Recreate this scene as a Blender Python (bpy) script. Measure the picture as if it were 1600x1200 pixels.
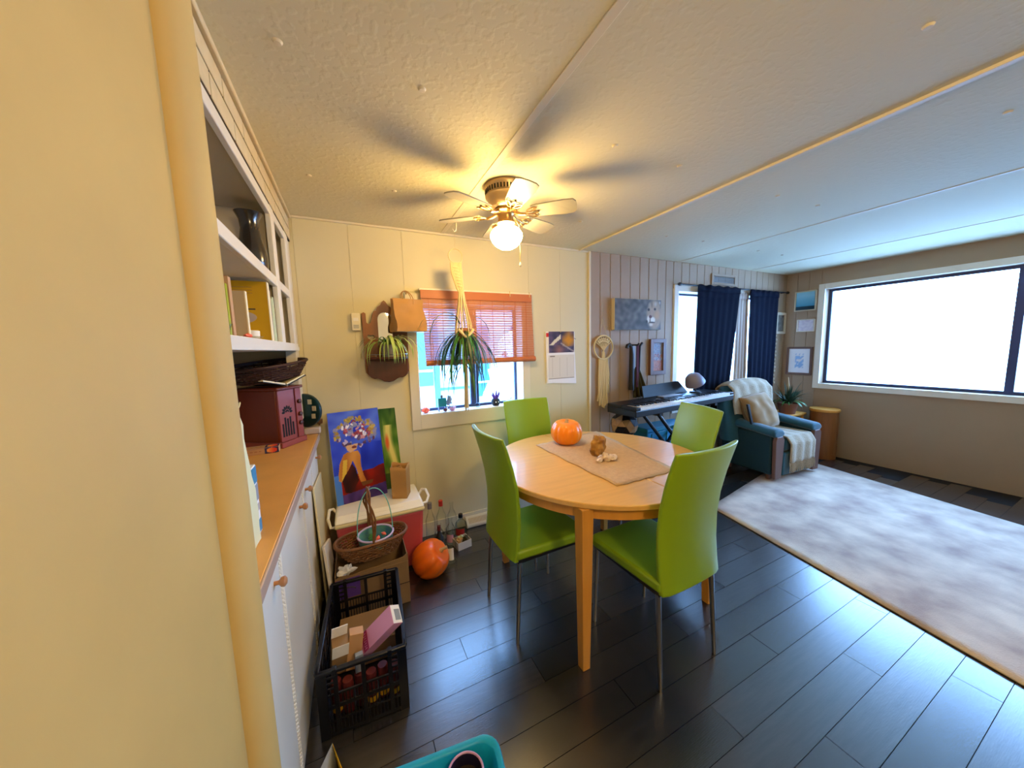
import bpy, bmesh, math, random
from mathutils import Vector, Matrix, noise

random.seed(7)
PI = math.pi
SC = bpy.context.scene
COL = SC.collection
for o in list(bpy.data.objects):
    bpy.data.objects.remove(o)

# ------------------------------------------------------------------ camera
EYE = Vector((0.0, 0.0, 1.40))
YAW, PITCH, ROLL = 0.44449, 0.11003, -0.027317
fw = Vector((math.sin(YAW) * math.cos(PITCH), math.cos(YAW) * math.cos(PITCH), -math.sin(PITCH)))
rt = Vector((math.cos(YAW), -math.sin(YAW), 0))
up = rt.cross(fw)
rt2 = math.cos(ROLL) * rt + math.sin(ROLL) * up
up2 = -math.sin(ROLL) * rt + math.cos(ROLL) * up
cam_d = bpy.data.cameras.new('camera')
cam = bpy.data.objects.new('camera', cam_d)
COL.objects.link(cam)
cam.matrix_world = Matrix(((rt2.x, up2.x, -fw.x, EYE.x), (rt2.y, up2.y, -fw.y, EYE.y),
                           (rt2.z, up2.z, -fw.z, EYE.z), (0, 0, 0, 1)))
cam_d.sensor_fit = 'HORIZONTAL'
cam_d.sensor_width = 36.0
cam_d.lens = 524.1 * 36.0 / 1600.0
cam_d.clip_start = 0.02
SC.camera = cam

# ------------------------------------------------------------------ light and exposure
SC.view_settings.view_transform = 'Standard'
SC.view_settings.look = 'None'
SC.view_settings.gamma = 1.0
SC.view_settings.use_curve_mapping = False
SC.view_settings.exposure = 0.0
DAY_STRENGTH = 27.0
LAMP_STRENGTH = 125.0
world = bpy.data.worlds.new('overcast_sky')
SC.world = world
world.use_nodes = True
wn = world.node_tree
bg = wn.nodes['Background']
bg.inputs[0].default_value = (0.25, 0.50, 0.97, 1)
bg.inputs[1].default_value = DAY_STRENGTH
for nm, loc, size, rot in (
        ('sky_portal_dining', (0.845, 2.62, 1.31), (0.86, 0.80), (-PI / 2, 0, 0)),
        ('sky_portal_living', (3.92, 2.62, 1.34), (1.70, 1.22), (-PI / 2, 0, 0)),
        ('sky_portal_side', (5.30, 0.75, 1.42), (1.12, 2.60), (0, PI / 2, 0))):
    ld = bpy.data.lights.new(nm, 'AREA')
    ld.shape = 'RECTANGLE'
    ld.size, ld.size_y = size
    ld.cycles.is_portal = True
    lo = bpy.data.objects.new(nm, ld)
    COL.objects.link(lo)
    lo.location = loc
    lo.rotation_euler = rot
kl = bpy.data.lights.new('warm_fill_light', 'POINT')  # added unseen warm fill behind the camera, no fixture, brightens the near walls
kl.energy = 64.0
kl.color = (1.0, 0.72, 0.36)
kl.shadow_soft_size = 0.14
klo = bpy.data.objects.new('warm_fill_light', kl)
COL.objects.link(klo)
klo.location = (0.7, -0.9, 2.05)
try:
    SC.cycles.use_denoising = True
    SC.cycles.max_bounces = 10
    SC.cycles.diffuse_bounces = 5
    SC.cycles.glossy_bounces = 4
    SC.cycles.transparent_max_bounces = 24
    SC.cycles.caustics_reflective = False
    SC.cycles.caustics_refractive = False
    SC.cycles.sample_clamp_indirect = 6.0
except Exception:
    pass

# ------------------------------------------------------------------ materials
MATS = {}


def srgb(h):
    if isinstance(h, str):
        h = h.lstrip('#')
        h = [int(h[i:i + 2], 16) / 255 for i in (0, 2, 4)]
    return tuple(c / 12.92 if c <= 0.04045 else ((c + 0.055) / 1.055) ** 2.4 for c in h)


def mat(name, col, rough=0.55, metal=0.0, var=0.0, vscale=8.0, stretch=(1, 1, 1), col2=None, bump=0.0, bscale=120.0,
        spec=0.5, emit=None, estr=0.0, coat=0.0, sheen=0.0, trans=0.0, ior=1.45, detail=4.0, bstretch=(1, 1, 1)):
    m = bpy.data.materials.new(name)
    m.use_nodes = True
    nt = m.node_tree
    b = nt.nodes['Principled BSDF']
    c = srgb(col)
    b.inputs['Base Color'].default_value = (*c, 1)
    b.inputs['Roughness'].default_value = rough
    b.inputs['Metallic'].default_value = metal
    b.inputs['Specular IOR Level'].default_value = spec
    b.inputs['Coat Weight'].default_value = coat
    b.inputs['Coat Roughness'].default_value = 0.24 if coat > 0.3 else 0.1
    b.inputs['Sheen Weight'].default_value = sheen
    b.inputs['Transmission Weight'].default_value = trans
    b.inputs['IOR'].default_value = ior
    if emit is not None:
        b.inputs['Emission Color'].default_value = (*srgb(emit), 1)
        b.inputs['Emission Strength'].default_value = estr
    tc = None
    if var > 0 or bump > 0:
        tc = nt.nodes.new('ShaderNodeTexCoord')
    if var > 0:
        mp = nt.nodes.new('ShaderNodeMapping')
        mp.inputs['Scale'].default_value = stretch
        nt.links.new(tc.outputs['Object'], mp.inputs[0])
        n = nt.nodes.new('ShaderNodeTexNoise')
        n.inputs['Scale'].default_value = vscale
        n.inputs['Detail'].default_value = detail
        nt.links.new(mp.outputs[0], n.inputs['Vector'])
        r = nt.nodes.new('ShaderNodeValToRGB')
        c2 = srgb(col2) if col2 else tuple(x * (1 - var) for x in c)
        r.color_ramp.elements[0].position = 0.3
        r.color_ramp.elements[1].position = 0.7
        r.color_ramp.elements[0].color = (*c2, 1)
        r.color_ramp.elements[1].color = (*c, 1)
        nt.links.new(n.outputs['Fac'], r.inputs[0])
        nt.links.new(r.outputs[0], b.inputs['Base Color'])
    if bump > 0:
        mp2 = nt.nodes.new('ShaderNodeMapping')
        mp2.inputs['Scale'].default_value = bstretch
        nt.links.new(tc.outputs['Object'], mp2.inputs[0])
        n2 = nt.nodes.new('ShaderNodeTexNoise')
        n2.inputs['Scale'].default_value = bscale
        n2.inputs['Detail'].default_value = 3
        nt.links.new(mp2.outputs[0], n2.inputs['Vector'])
        bp = nt.nodes.new('ShaderNodeBump')
        bp.inputs['Strength'].default_value = bump
        bp.inputs['Distance'].default_value = 0.01
        nt.links.new(n2.outputs['Fac'], bp.inputs['Height'])
        nt.links.new(bp.outputs[0], b.inputs['Normal'])
    MATS[name] = m
    return m


def paint_mat(name, rough=0.5):
    m = mat(name, 'ffffff', rough)
    nt = m.node_tree
    nt.nodes['Principled BSDF'].inputs['Specular IOR Level'].default_value = 0.15
    a = nt.nodes.new('ShaderNodeVertexColor')
    a.layer_name = 'print'
    nt.links.new(a.outputs['Color'], nt.nodes['Principled BSDF'].inputs['Base Color'])
    return m


def glass_mat(name, tint=(1, 1, 1), refl=0.12, rough=0.02):
    m = bpy.data.materials.new(name)
    m.use_nodes = True
    nt = m.node_tree
    nt.nodes.remove(nt.nodes['Principled BSDF'])
    tr = nt.nodes.new('ShaderNodeBsdfTransparent')
    tr.inputs[0].default_value = (*tint, 1)
    gl = nt.nodes.new('ShaderNodeBsdfGlossy')
    gl.inputs['Roughness'].default_value = rough
    mx = nt.nodes.new('ShaderNodeMixShader')
    lw = nt.nodes.new('ShaderNodeLayerWeight')
    lw.inputs['Blend'].default_value = refl
    k = nt.nodes.new('ShaderNodeMath')
    k.operation = 'MULTIPLY'
    k.inputs[1].default_value = 0.45
    nt.links.new(lw.outputs['Fresnel'], k.inputs[0])
    nt.links.new(k.outputs[0], mx.inputs[0])
    nt.links.new(tr.outputs[0], mx.inputs[1])
    nt.links.new(gl.outputs[0], mx.inputs[2])
    nt.links.new(mx.outputs[0], nt.nodes['Material Output'].inputs[0])
    MATS[name] = m
    return m


def ceiling_mat():
    m = mat('ceiling_paint', 'dad2b4', 0.8, bump=0.13, bscale=55)
    nt = m.node_tree
    tc = nt.nodes.new('ShaderNodeTexCoord')
    v = nt.nodes.new('ShaderNodeTexNoise')
    v.inputs['Scale'].default_value = 42
    v.inputs['Detail'].default_value = 2
    v.inputs['Roughness'].default_value = 0.35
    nt.links.new(tc.outputs['Object'], v.inputs['Vector'])
    rp = nt.nodes.new('ShaderNodeValToRGB')
    rp.color_ramp.elements[0].position = 0.50
    rp.color_ramp.elements[1].position = 0.68
    nt.links.new(v.outputs['Fac'], rp.inputs[0])
    bp = [n for n in nt.nodes if n.type == 'BUMP'][0]
    bp.inputs['Distance'].default_value = 0.006
    nt.links.new(rp.outputs[0], bp.inputs['Height'])
    return m


def floor_mat(name, col, col2, rough):
    m = mat(name, col, rough, var=0.5, col2=col2, vscale=5, stretch=(1.2, 14, 1), spec=1.0, coat=0.7, bump=0.08, bscale=30,
            bstretch=(1, 9, 1), detail=6)
    return m


W = {}
W['ceiling'] = ceiling_mat()
W['wall'] = mat('beige_wall_paint', 'd5cba6', 0.6, bump=0.05, bscale=20)
W['grey'] = mat('grey_wall_paint', 'a0886e', 0.6, var=0.06, vscale=3)
W['tan'] = mat('tan_wall_paint', 'c8a660', 0.65, var=0.08, vscale=6)
W['white'] = mat('white_cabinet_paint', 'e9e4d8', 0.38, var=0.04, vscale=5)
W['trimw'] = mat('cream_trim_paint', 'ddd2b8', 0.5)
W['floorA'] = floor_mat('dark_plank_a', '2b2724', '1d1a19', 0.27)
W['floorB'] = floor_mat('dark_plank_b', '322d29', '211e1c', 0.28)
W['floorC'] = floor_mat('dark_plank_c', '262322', '191717', 0.26)
W['gap'] = mat('dark_gap', '0d0c0c', 0.8)
W['counter'] = mat('brown_counter_laminate', 'd8a258', 0.42, var=0.12, vscale=9, stretch=(1, 1, 1))
W['edge'] = mat('counter_edge_strip', 'b69a86', 0.35)
W['knob'] = mat('wood_knob', 'b07a4c', 0.4)
W['brick'] = mat('cream_brick', 'd6c296', 0.6, var=0.1, vscale=30)
W['inside'] = mat('cabinet_inside', 'b7ab93', 0.6)
W['green'] = mat('green_leatherette', '80a01a', 0.36, bump=0.06, bscale=300, var=0.04, vscale=3)
W['chrome'] = mat('brushed_chrome', '9a9a9c', 0.28, metal=1.0)
W['chairframe'] = mat('dark_steel', '4a4a4e', 0.35, metal=1.0)
W['birch'] = mat('birch_veneer', 'dcaa5e', 0.36, var=0.12, vscale=4, stretch=(1, 10, 1), coat=0.25, detail=5)
W['birchleg'] = mat('birch_leg', 'd2923e', 0.42, var=0.12, vscale=4, stretch=(10, 10, 1))
W['orange'] = mat('pumpkin_skin', 'f79a1a', 0.38, var=0.2, vscale=7, col2='ef7f10', coat=0.15)
W['orange2'] = mat('pumpkin_skin_floor', 'f0760f', 0.36, var=0.25, vscale=6, col2='dc5c08', coat=0.2)
W['stem'] = mat('dry_stem', 'b19468', 0.7)
W['burlap'] = mat('burlap_cloth', 'c9a57a', 0.9, var=0.15, vscale=60, bump=0.4, bscale=350)
W['stone'] = mat('honey_stone', 'c89a4e', 0.6, var=0.4, vscale=14, col2='8a5a20', bump=0.5, bscale=40)
W['shell'] = mat('pale_shell', 'ead9c3', 0.5, var=0.2, vscale=40, col2='cbb0a4')
W['black'] = mat('black_plastic', '0d0e12', 0.35)
W['crate'] = mat('black_crate_plastic', '0b0c14', 0.33)
W['blackm'] = mat('black_matte', '15161a', 0.6)
W['brass'] = mat('antique_brass', 'b8935c', 0.3, metal=1.0)
W['motor'] = mat('beige_metal', 'b79c74', 0.35, metal=0.85)
W['blade'] = mat('pale_wood_blade', 'a39d8e', 0.4, var=0.1, vscale=5, stretch=(1, 8, 1))
W['globe'] = mat('lit_globe', 'fff2d8', 0.4, emit='ffd486', estr=LAMP_STRENGTH)
W['kraft'] = mat('kraft_paper', 'b98a4f', 0.75, var=0.12, vscale=9, bump=0.25, bscale=14)
W['card'] = mat('corrugated_card', '8f7150', 0.75, var=0.1, vscale=6)
W['purple'] = mat('purple_print', '5c3c9c', 0.6)
W['wood'] = mat('stained_wood', '8a5326', 0.4, var=0.2, vscale=5, stretch=(8, 8, 1))
W['darkwood'] = mat('dark_and_shaded_wood', '54291a', 0.4, var=0.2, vscale=5, stretch=(8, 8, 1))  # dark radio knobs; on the wall shelf, shade put into the colour
W['radio'] = mat('mahogany_veneer', '6e2a0d', 0.35, var=0.2, vscale=4, stretch=(3, 3, 1))
W['radiof'] = mat('mahogany_front', '8a4038', 0.3)
W['mirror'] = mat('mirror_glass', 'e8eaec', 0.03, metal=1.0)
W['cord'] = mat('cotton_cord', 'd3be8e', 0.85, bump=0.3, bscale=200)
W['leaf'] = mat('green_leaf', '3f7a34', 0.45, var=0.25, vscale=10)
W['leaf2'] = mat('pale_leaf', 'b6c86a', 0.45, var=0.2, vscale=10, col2='7fa348')
W['leaf3'] = mat('dark_leaf', '23422c', 0.5, var=0.3, vscale=9)
W['bamboo'] = mat('bamboo_slat', 'c27a45', 0.55, var=0.2, vscale=25, stretch=(0.5, 1, 6))
W['bambood'] = mat('bamboo_rail', 'b5693a', 0.5)
W['alu'] = mat('dark_window_metal', '2f3b63', 0.4)
W['pane'] = glass_mat('window_glass')
W['bottle'] = glass_mat('bottle_glass', (0.95, 0.97, 0.96), 0.16, 0.05)
W['gin'] = glass_mat('pale_blue_glass', (0.80, 0.89, 0.96), 0.18, 0.05)
W['snow'] = mat('snow', 'f4f6fa', 0.8)
W['siding'] = mat('house_siding', 'a9b4bc', 0.7)
W['bluepanel'] = mat('blue_panel', '39708a', 0.7)
W['blueglass'] = mat('neighbour_glass', '3f7fb5', 0.15)
W['bark'] = mat('tree_bark', '7a7f88', 0.9)
W['navy'] = mat('navy_curtain', '0b1120', 0.95, sheen=0.0, spec=0.08, var=0.1, vscale=4)
W['drape'] = mat('taupe_curtain', 'a8978a', 0.8)
W['teal'] = mat('teal_upholstery', '0d4a58', 0.75, sheen=0.3, var=0.15, vscale=8)
W['tealw'] = mat('dark_teal_skirt', '0b3440', 0.8)
W['throw'] = mat('cream_throw', 'a8977c', 0.95, sheen=0.3, bump=0.6, bscale=90, var=0.1, vscale=20)
W['cushion'] = mat('tan_cushion', '94703f', 0.85, sheen=0.3, var=0.12, vscale=6)
W['rug'] = mat('faded_rug', 'dccab6', 0.95, var=0.4, vscale=4.5, col2='a48f85', bump=0.3, bscale=160, detail=8)
W['tote'] = mat('blue_tote_plastic', '1f86b4', 0.4)
W['cyan'] = mat('teal_bin_plastic', '0d9fce', 0.35)
W['ivory'] = mat('ivory_key', 'e8e6e4', 0.3)
W['coolerp'] = mat('rose_cooler_plastic', 'c4525c', 0.45, var=0.06, vscale=4)
W['coolerw'] = mat('white_cooler_lid', 'f2f0ec', 0.4)
W['wicker'] = mat('brown_wicker', '7d5029', 0.6, var=0.35, vscale=30)
W['wickerd'] = mat('dark_wicker', '3c1f16', 0.55, var=0.3, vscale=30)
W['cream'] = mat('cream_board', 'd9cda6', 0.6)
W['creamp'] = mat('pale_yellow_paper', 'e2dfb4', 0.7, bump=0.25, bscale=12)
W['canvas'] = mat('canvas_side', 'd8cdbb', 0.8)
W['book_y'] = mat('yellow_cover', 'd0a000', 0.5)
W['book_g'] = mat('lime_cover', '9aa70c', 0.5)
W['book_b'] = mat('grey_beige_cover', 'c0ac88', 0.6)
W['book_t'] = mat('brown_cover', 'c09468', 0.6)
W['pages'] = mat('book_pages', 'f0e3bd', 0.8)
W['book_m'] = mat('mint_cover', 'cdd7ae', 0.6)
W['book_l'] = mat('lilac_grey_cover', 'b9aaa0', 0.6)
W['vase'] = mat('dark_glazed_vase', '231d18', 0.14, var=0.3, vscale=40, coat=0.6)
W['candle'] = mat('white_wax', 'f3e8cf', 0.5)
W['red'] = mat('red_plastic', 'c4362e', 0.4)
W['pink'] = mat('pink_carton', 'e0a0cf', 0.5)
W['pinkd'] = mat('plum_print', '9c2a6a', 0.5)
W['whitep'] = mat('white_card', 'efeef0', 0.55)
W['greyp'] = mat('grey_label', '8d95a2', 0.5)
W['plastw'] = mat('white_plastic', 'e4dcc6', 0.45)
W['pot'] = mat('terracotta_pot', '8d5a40', 0.7)
W['potg'] = mat('grey_pot', '8e8378', 0.5)
W['soil'] = mat('potting_soil', '2d2018', 0.95, bump=0.8, bscale=60)
W['darkteal'] = mat('dark_teal_enamel', '0d3238', 0.3)
W['grey_pl'] = mat('grey_lamp_metal', '7e7d93', 0.4)
W['frame'] = mat('brown_frame', '6b4f45', 0.5)
W['framec'] = mat('cream_frame', 'cfc5ad', 0.5)
W['art'] = paint_mat('art_print', 0.45)
W['paper'] = paint_mat('paper_print', 0.7)
W['matt'] = mat('amber_bar', 'e8b21e', 0.4)
W['maroon'] = mat('maroon_can', '5a1f22', 0.4)
W['olive'] = mat('olive_cloth', '3f3a22', 0.9)
W['plum'] = mat('plum_cloth', '4f2230', 0.9)
W['patch_k'] = mat('black_leather', '17141c', 0.45)
W['patch_t'] = mat('tan_leather', '9b7a58', 0.55)
W['aqua'] = mat('aqua_glass', '1a8f9c', 0.15)
W['coral'] = mat('coral_wax', 'f06a52', 0.45)
W['rose'] = mat('rose_quartz', 'd59ab2', 0.4)
W['ink'] = mat('ink_print', '3d3a3c', 0.7)
W['inkred'] = mat('red_print', 'b02a2a', 0.6)


# ------------------------------------------------------------------ mesh helpers
ROOTM = {}


class MB:
    def __init__(s):
        s.v, s.f, s.mi = [], [], []
        s.cur = 0

    def add(s, vs, fs):
        k = len(s.v)
        s.v += [Vector(p) for p in vs]
        for f in fs:
            s.f.append([i + k for i in f])
            s.mi.append(s.cur)
        return s

    def box(s, lo, hi, M=None):
        x0, y0, z0 = lo
        x1, y1, z1 = hi
        vs = [(x0, y0, z0), (x1, y0, z0), (x1, y1, z0), (x0, y1, z0), (x0, y0, z1), (x1, y0, z1), (x1, y1, z1), (x0, y1, z1)]
        if M is not None:
            vs = [M @ Vector(p) for p in vs]
        return s.add(vs, [(0, 3, 2, 1), (4, 5, 6, 7), (0, 1, 5, 4), (1, 2, 6, 5), (2, 3, 7, 6), (3, 0, 4, 7)])

    def cbox(s, c, size, M=None):
        return s.box([c[i] - size[i] / 2 for i in range(3)], [c[i] + size[i] / 2 for i in range(3)], M)

    def lathe(s, prof, n=24, M=None, cap=True, a0=0.0, a1=2 * PI):
        M = M or Matrix()
        k = len(prof)
        full = abs(a1 - a0 - 2 * PI) < 1e-6
        cols = n if full else n + 1
        vs, fs = [], []
        for j in range(cols):
            a = a0 + (a1 - a0) * j / n
            for r, z in prof:
                vs.append(M @ Vector((r * math.cos(a), r * math.sin(a), z)))
        for j in range(n):
            j2 = (j + 1) % cols
            for i in range(k - 1):
                fs.append((j * k + i, j2 * k + i, j2 * k + i + 1, j * k + i + 1))
        if cap and full:
            if prof[0][0] > 1e-5:
                fs.append([j * k for j in range(cols)][::-1])
            if prof[-1][0] > 1e-5:
                fs.append([j * k + k - 1 for j in range(cols)])
        return s.add(vs, fs)

    def tube(s, pts, r, n=8, closed=False, cap=True, squash=1.0):
        pts = [Vector(p) for p in pts]
        k = len(pts)
        rad = r if isinstance(r, (list, tuple)) else [r] * k
        T = []
        for i in range(k):
            if closed:
                t = pts[(i + 1) % k] - pts[i - 1]
            else:
                t = pts[min(i + 1, k - 1)] - pts[max(i - 1, 0)]
            T.append(t.normalized() if t.length > 1e-9 else Vector((0, 0, 1)))
        ref = Vector((0, 0, 1)) if abs(T[0].z) < 0.9 else Vector((1, 0, 0))
        u = T[0].cross(ref).normalized()
        vs, fs = [], []
        for i in range(k):
            if i:
                u = (u - T[i] * u.dot(T[i]))
                u = u.normalized() if u.length > 1e-6 else T[i].cross(Vector((0, 1, 0.3))).normalized()
            w = T[i].cross(u)
            for j in range(n):
                a = 2 * PI * j / n
                vs.append(pts[i] + rad[i] * (math.cos(a) * u + squash * math.sin(a) * w))
        m = k if closed else k - 1
        for i in range(m):
            i2 = (i + 1) % k
            for j in range(n):
                j2 = (j + 1) % n
                fs.append((i * n + j, i * n + j2, i2 * n + j2, i2 * n + j))
        if cap and not closed:
            fs.append(list(range(n))[::-1])
            fs.append([(k - 1) * n + j for j in range(n)])
        return s.add(vs, fs)

    def prism(s, poly, o, u, w, d):
        """polygon (a,b) in the plane o+a*u+b*w, thickened by vector d"""
        o, u, w, d = Vector(o), Vector(u), Vector(w), Vector(d)
        n = len(poly)
        vs = [o + a * u + b * w for a, b in poly] + [o + a * u + b * w + d for a, b in poly]
        fs = [list(range(n))[::-1], list(range(n, 2 * n))]
        for i in range(n):
            j = (i + 1) % n
            fs.append((i, j, n + j, n + i))
        return s.add(vs, fs)

    def surf(s, fn, nu, nv, closed_u=False):
        vs, fs = [], []
        cu = nu if closed_u else nu + 1
        for i in range(cu):
            for j in range(nv + 1):
                vs.append(fn(i / nu, j / nv))
        for i in range(nu):
            i2 = (i + 1) % cu
            for j in range(nv):
                fs.append((i * (nv + 1) + j, i2 * (nv + 1) + j, i2 * (nv + 1) + j + 1, i * (nv + 1) + j + 1))
        return s.add(vs, fs)

    def ball(s, c, r, n=12, m=8, wob=0.0, seed=0, M=None):
        r3 = r if isinstance(r, (list, tuple)) else (r, r, r)
        c = Vector(c)

        def fn(u, v):
            a, b = 2 * PI * u, PI * (v - 0.5)
            d = Vector((math.cos(a) * math.cos(b), math.sin(a) * math.cos(b), math.sin(b)))
            k = 1 + wob * noise.noise(d * 1.9 + Vector((seed, seed * 1.7, 0)))
            p = Vector((d.x * r3[0], d.y * r3[1], d.z * r3[2])) * k
            return c + (M @ p if M is not None else p)
        return s.surf(fn, n, m, True)

    def ribbon(s, pts, wid, side):
        side = Vector(side)
        vs, fs = [], []
        for p, w in zip(pts, wid):
            vs += [Vector(p) - side * w / 2, Vector(p) + side * w / 2]
        for i in range(len(pts) - 1):
            fs.append((2 * i, 2 * i + 1, 2 * i + 3, 2 * i + 2))
        return s.add(vs, fs)

    def mesh(s, name, mats, inv=None, smooth=True, ang=38, weld=True):
        me = bpy.data.meshes.new(name)
        vs = [inv @ p for p in s.v] if inv is not None else s.v
        me.from_pydata([tuple(p) for p in vs], [], s.f)
        for m in (mats if isinstance(mats, (list, tuple)) else [mats]):
            me.materials.append(m)
        me.polygons.foreach_set('material_index', s.mi)
        bm = bmesh.new()
        bm.from_mesh(me)
        if weld:
            bmesh.ops.remove_doubles(bm, verts=bm.verts, dist=1e-5)
        bmesh.ops.recalc_face_normals(bm, faces=bm.faces)
        bm.to_mesh(me)
        bm.free()
        if smooth:
            me.polygons.foreach_set('use_smooth', [True] * len(me.polygons))
            try:
                me.set_sharp_from_angle(angle=math.radians(ang))
            except Exception:
                pass
        me.update()
        return me


def link_mesh(name, me, parent=None):
    o = bpy.data.objects.new(name, me)
    COL.objects.link(o)
    if parent is not None:
        o.parent = parent
        ROOTM[o] = ROOTM.get(parent, Matrix())
    return o


def obj(name, mb, m, parent=None, bevel=0.0, seg=2, local=False, smooth=True, ang=38, label=None, sub=0, weld=True, solid=0.0):
    inv = None
    if parent is not None and not local and parent in ROOTM:
        inv = ROOTM[parent].inverted()
    me = mb.mesh(name, m, inv, smooth, ang, weld)
    o = link_mesh(name, me, parent)
    if bevel > 0:
        b = o.modifiers.new('bevel', 'BEVEL')
        b.width = bevel
        b.segments = seg
        b.limit_method = 'ANGLE'
        b.angle_limit = math.radians(50)
    if solid:
        b = o.modifiers.new('solid', 'SOLIDIFY')
        b.thickness = solid
        b.offset = 0
    if sub:
        b = o.modifiers.new('sub', 'SUBSURF')
        b.levels = b.render_levels = sub
    if label:
        o['label'] = label
    return o


def thing(name, label, cat, loc=(0, 0, 0), rz=0.0, group=None):
    o = bpy.data.objects.new(name, None)
    o.empty_display_size = 0.05
    COL.objects.link(o)
    o.location = loc
    o.rotation_euler = (0, 0, rz)
    ROOTM[o] = Matrix.Translation(Vector(loc)) @ Matrix.Rotation(rz, 4, 'Z')
    tag(o, label, cat, group)
    return o


def tag(o, label, cat, group=None):
    o['label'] = label
    o['category'] = cat
    if group:
        o['group'] = group
    return o


def struct(o):
    o['kind'] = 'structure'
    return o


def copy_thing(root, loc, rz, label, group=None):
    r = root.copy()
    COL.objects.link(r)
    r.location = loc
    r.rotation_euler = (0, 0, rz)
    r['label'] = label
    if group:
        r['group'] = group
    for ch in list(root.children):
        c = ch.copy()
        COL.objects.link(c)
        c.parent = r
        for g in list(ch.children):
            d = g.copy()
            COL.objects.link(d)
            d.parent = c
    return r


def painted(name, o, u, w, nu, nv, fn, m, parent, label=None):
    """flat printed sheet: colour per vertex from fn(s,t), s along u, t along w"""
    o, u, w = Vector(o), Vector(u), Vector(w)
    mb = MB()
    mb.surf(lambda a, b: o + a * u + b * w, nu, nv)
    inv = ROOTM[parent].inverted() if parent in ROOTM else None
    me = mb.mesh(name, m, inv, smooth=False, weld=False)
    at = me.color_attributes.new('print', 'FLOAT_COLOR', 'POINT')
    cols = []
    for i in range(nu + 1):
        for j in range(nv + 1):
            c = srgb(tuple(max(0, min(1, x)) for x in fn(i / nu, j / nv)))
            cols += [c[0], c[1], c[2], 1]
    at.data.foreach_set('color', cols)
    ob = link_mesh(name, me, parent)
    if label:
        ob['label'] = label
    return ob


def mix(a, b, t):
    t = max(0.0, min(1.0, t))
    return tuple(x + (y - x) * t for x, y in zip(a, b))


def hexc(h):
    return tuple(int(h[i:i + 2], 16) / 255 for i in (0, 2, 4))


def nz(x, y, s=1.0, k=0.0):
    return noise.noise(Vector((x * s, y * s, k)))


def frameM(o, u, w):
    u, w = Vector(u).normalized(), Vector(w).normalized()
    n = u.cross(w)
    return Matrix(((u.x, w.x, n.x, o[0]), (u.y, w.y, n.y, o[1]), (u.z, w.z, n.z, o[2]), (0, 0, 0, 1)))


WALL_Y = 2.455
CEIL = 2.218
XR = 5.118
YB = -2.6

# ================================================================== SETTING
# ---- floor with planks
mb = MB().box((-0.75, YB, -0.05), (XR, WALL_Y, -0.004))
floor = struct(obj('floor', mb, W['gap']))
PW = 0.1235
plank_meshes = []
for L in (1.2, 0.8, 0.55):
    for mm in ('floorA', 'floorB', 'floorC'):
        b = MB().box((0, 0, -0.004), (L - 0.0025, PW - 0.0022, 0.0))
        plank_meshes.append((L, b.mesh('plank', W[mm])))
y = WALL_Y - PW
row = 0
rnd = random.Random(3)
while y > -0.75:
    x = -0.66 - (row * 0.47 % 1.2)
    while x < XR:
        L, me = rnd.choice([p for p in plank_meshes if p[0] == 1.2])
        x0 = x
        if x + L > XR:
            c = [p for p in plank_meshes if x + p[0] <= XR]
            if not c:
                break
            L, me = c[0]
        if x0 + L > -0.66:
            p = link_mesh('plank', me, floor)
            p.location = (x0, y, 0)
            p.pass_index = 0
        x += L
    y -= PW
    row += 1
b = MB().box((-0.75, YB, -0.004), (XR, y + PW - 0.002, 0.0))
obj('plank_field', b, W['floorA'], floor)

# ---- ceiling
ceiling = struct(obj('ceiling', MB().box((-0.75, YB, CEIL), (XR + 0.1, WALL_Y + 0.1, CEIL + 0.08)), W['ceiling']))
cap = MB().lathe([(0, -0.006), (0.009, -0.005), (0.013, 0.0)], 12).mesh('fastener_cap', W['trimw'])
for yy in (1.15, 1.90, 0.40, -0.35):
    for xx in (-0.115, 0.264, 1.05, 1.447, 1.84 + 0.43, 2.67, 3.45, 3.85, 4.3):
        if yy == 1.15 and xx > 3:
            continue
        c = link_mesh('fastener_cap', cap, ceiling)
        c.location = (xx, yy + 0.01 * math.sin(xx * 9), CEIL)
k = 1
for xx, ww, hh in ((0.648, 0.03, 0.004), (1.848, 0.026, 0.012), (3.09, 0.022, 0.004), (4.30, 0.02, 0.004)):
    struct(obj('trim_%d' % k, MB().box((xx - ww / 2, YB, CEIL - hh), (xx + ww / 2, WALL_Y, CEIL)), W['trimw'], bevel=0.002))
    k += 1
struct(obj('trim_5', MB().box((-0.27, WALL_Y - 0.012, CEIL - 0.016), (1.94, WALL_Y, CEIL)), W['trimw'], bevel=0.004))
struct(obj('trim_6', MB().box((1.940, WALL_Y - 0.016, 0.0), (1.964, WALL_Y, CEIL - 0.003)), W['trimw'], bevel=0.004))

# ---- back wall (one sheet with the two window openings) and its boards
WX0, WX1, WZ0, WZ1 = 0.425, 1.268, 0.925, 1.725      # dining window opening
LX0, LX1, LZ0, LZ1 = 3.085, 4.76, 0.75, 1.93         # living window opening
T0, T1 = WALL_Y, WALL_Y + 0.12
mb = MB()
for (x0, x1, z0, z1) in ((-0.75, WX0, 0, CEIL), (WX0, WX1, 0, WZ0), (WX0, WX1, WZ1, CEIL), (WX1, LX0, 0, CEIL),
                         (LX0, LX1, 0, LZ0), (LX0, LX1, LZ1, CEIL), (LX1, XR + 0.12, 0, CEIL)):
    mb.box((x0, T0, z0 if z0 else -0.05), (x1, T1, z1))
wall_back = struct(obj('wall_back', mb, W['wall'], smooth=False, weld=False))
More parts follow.
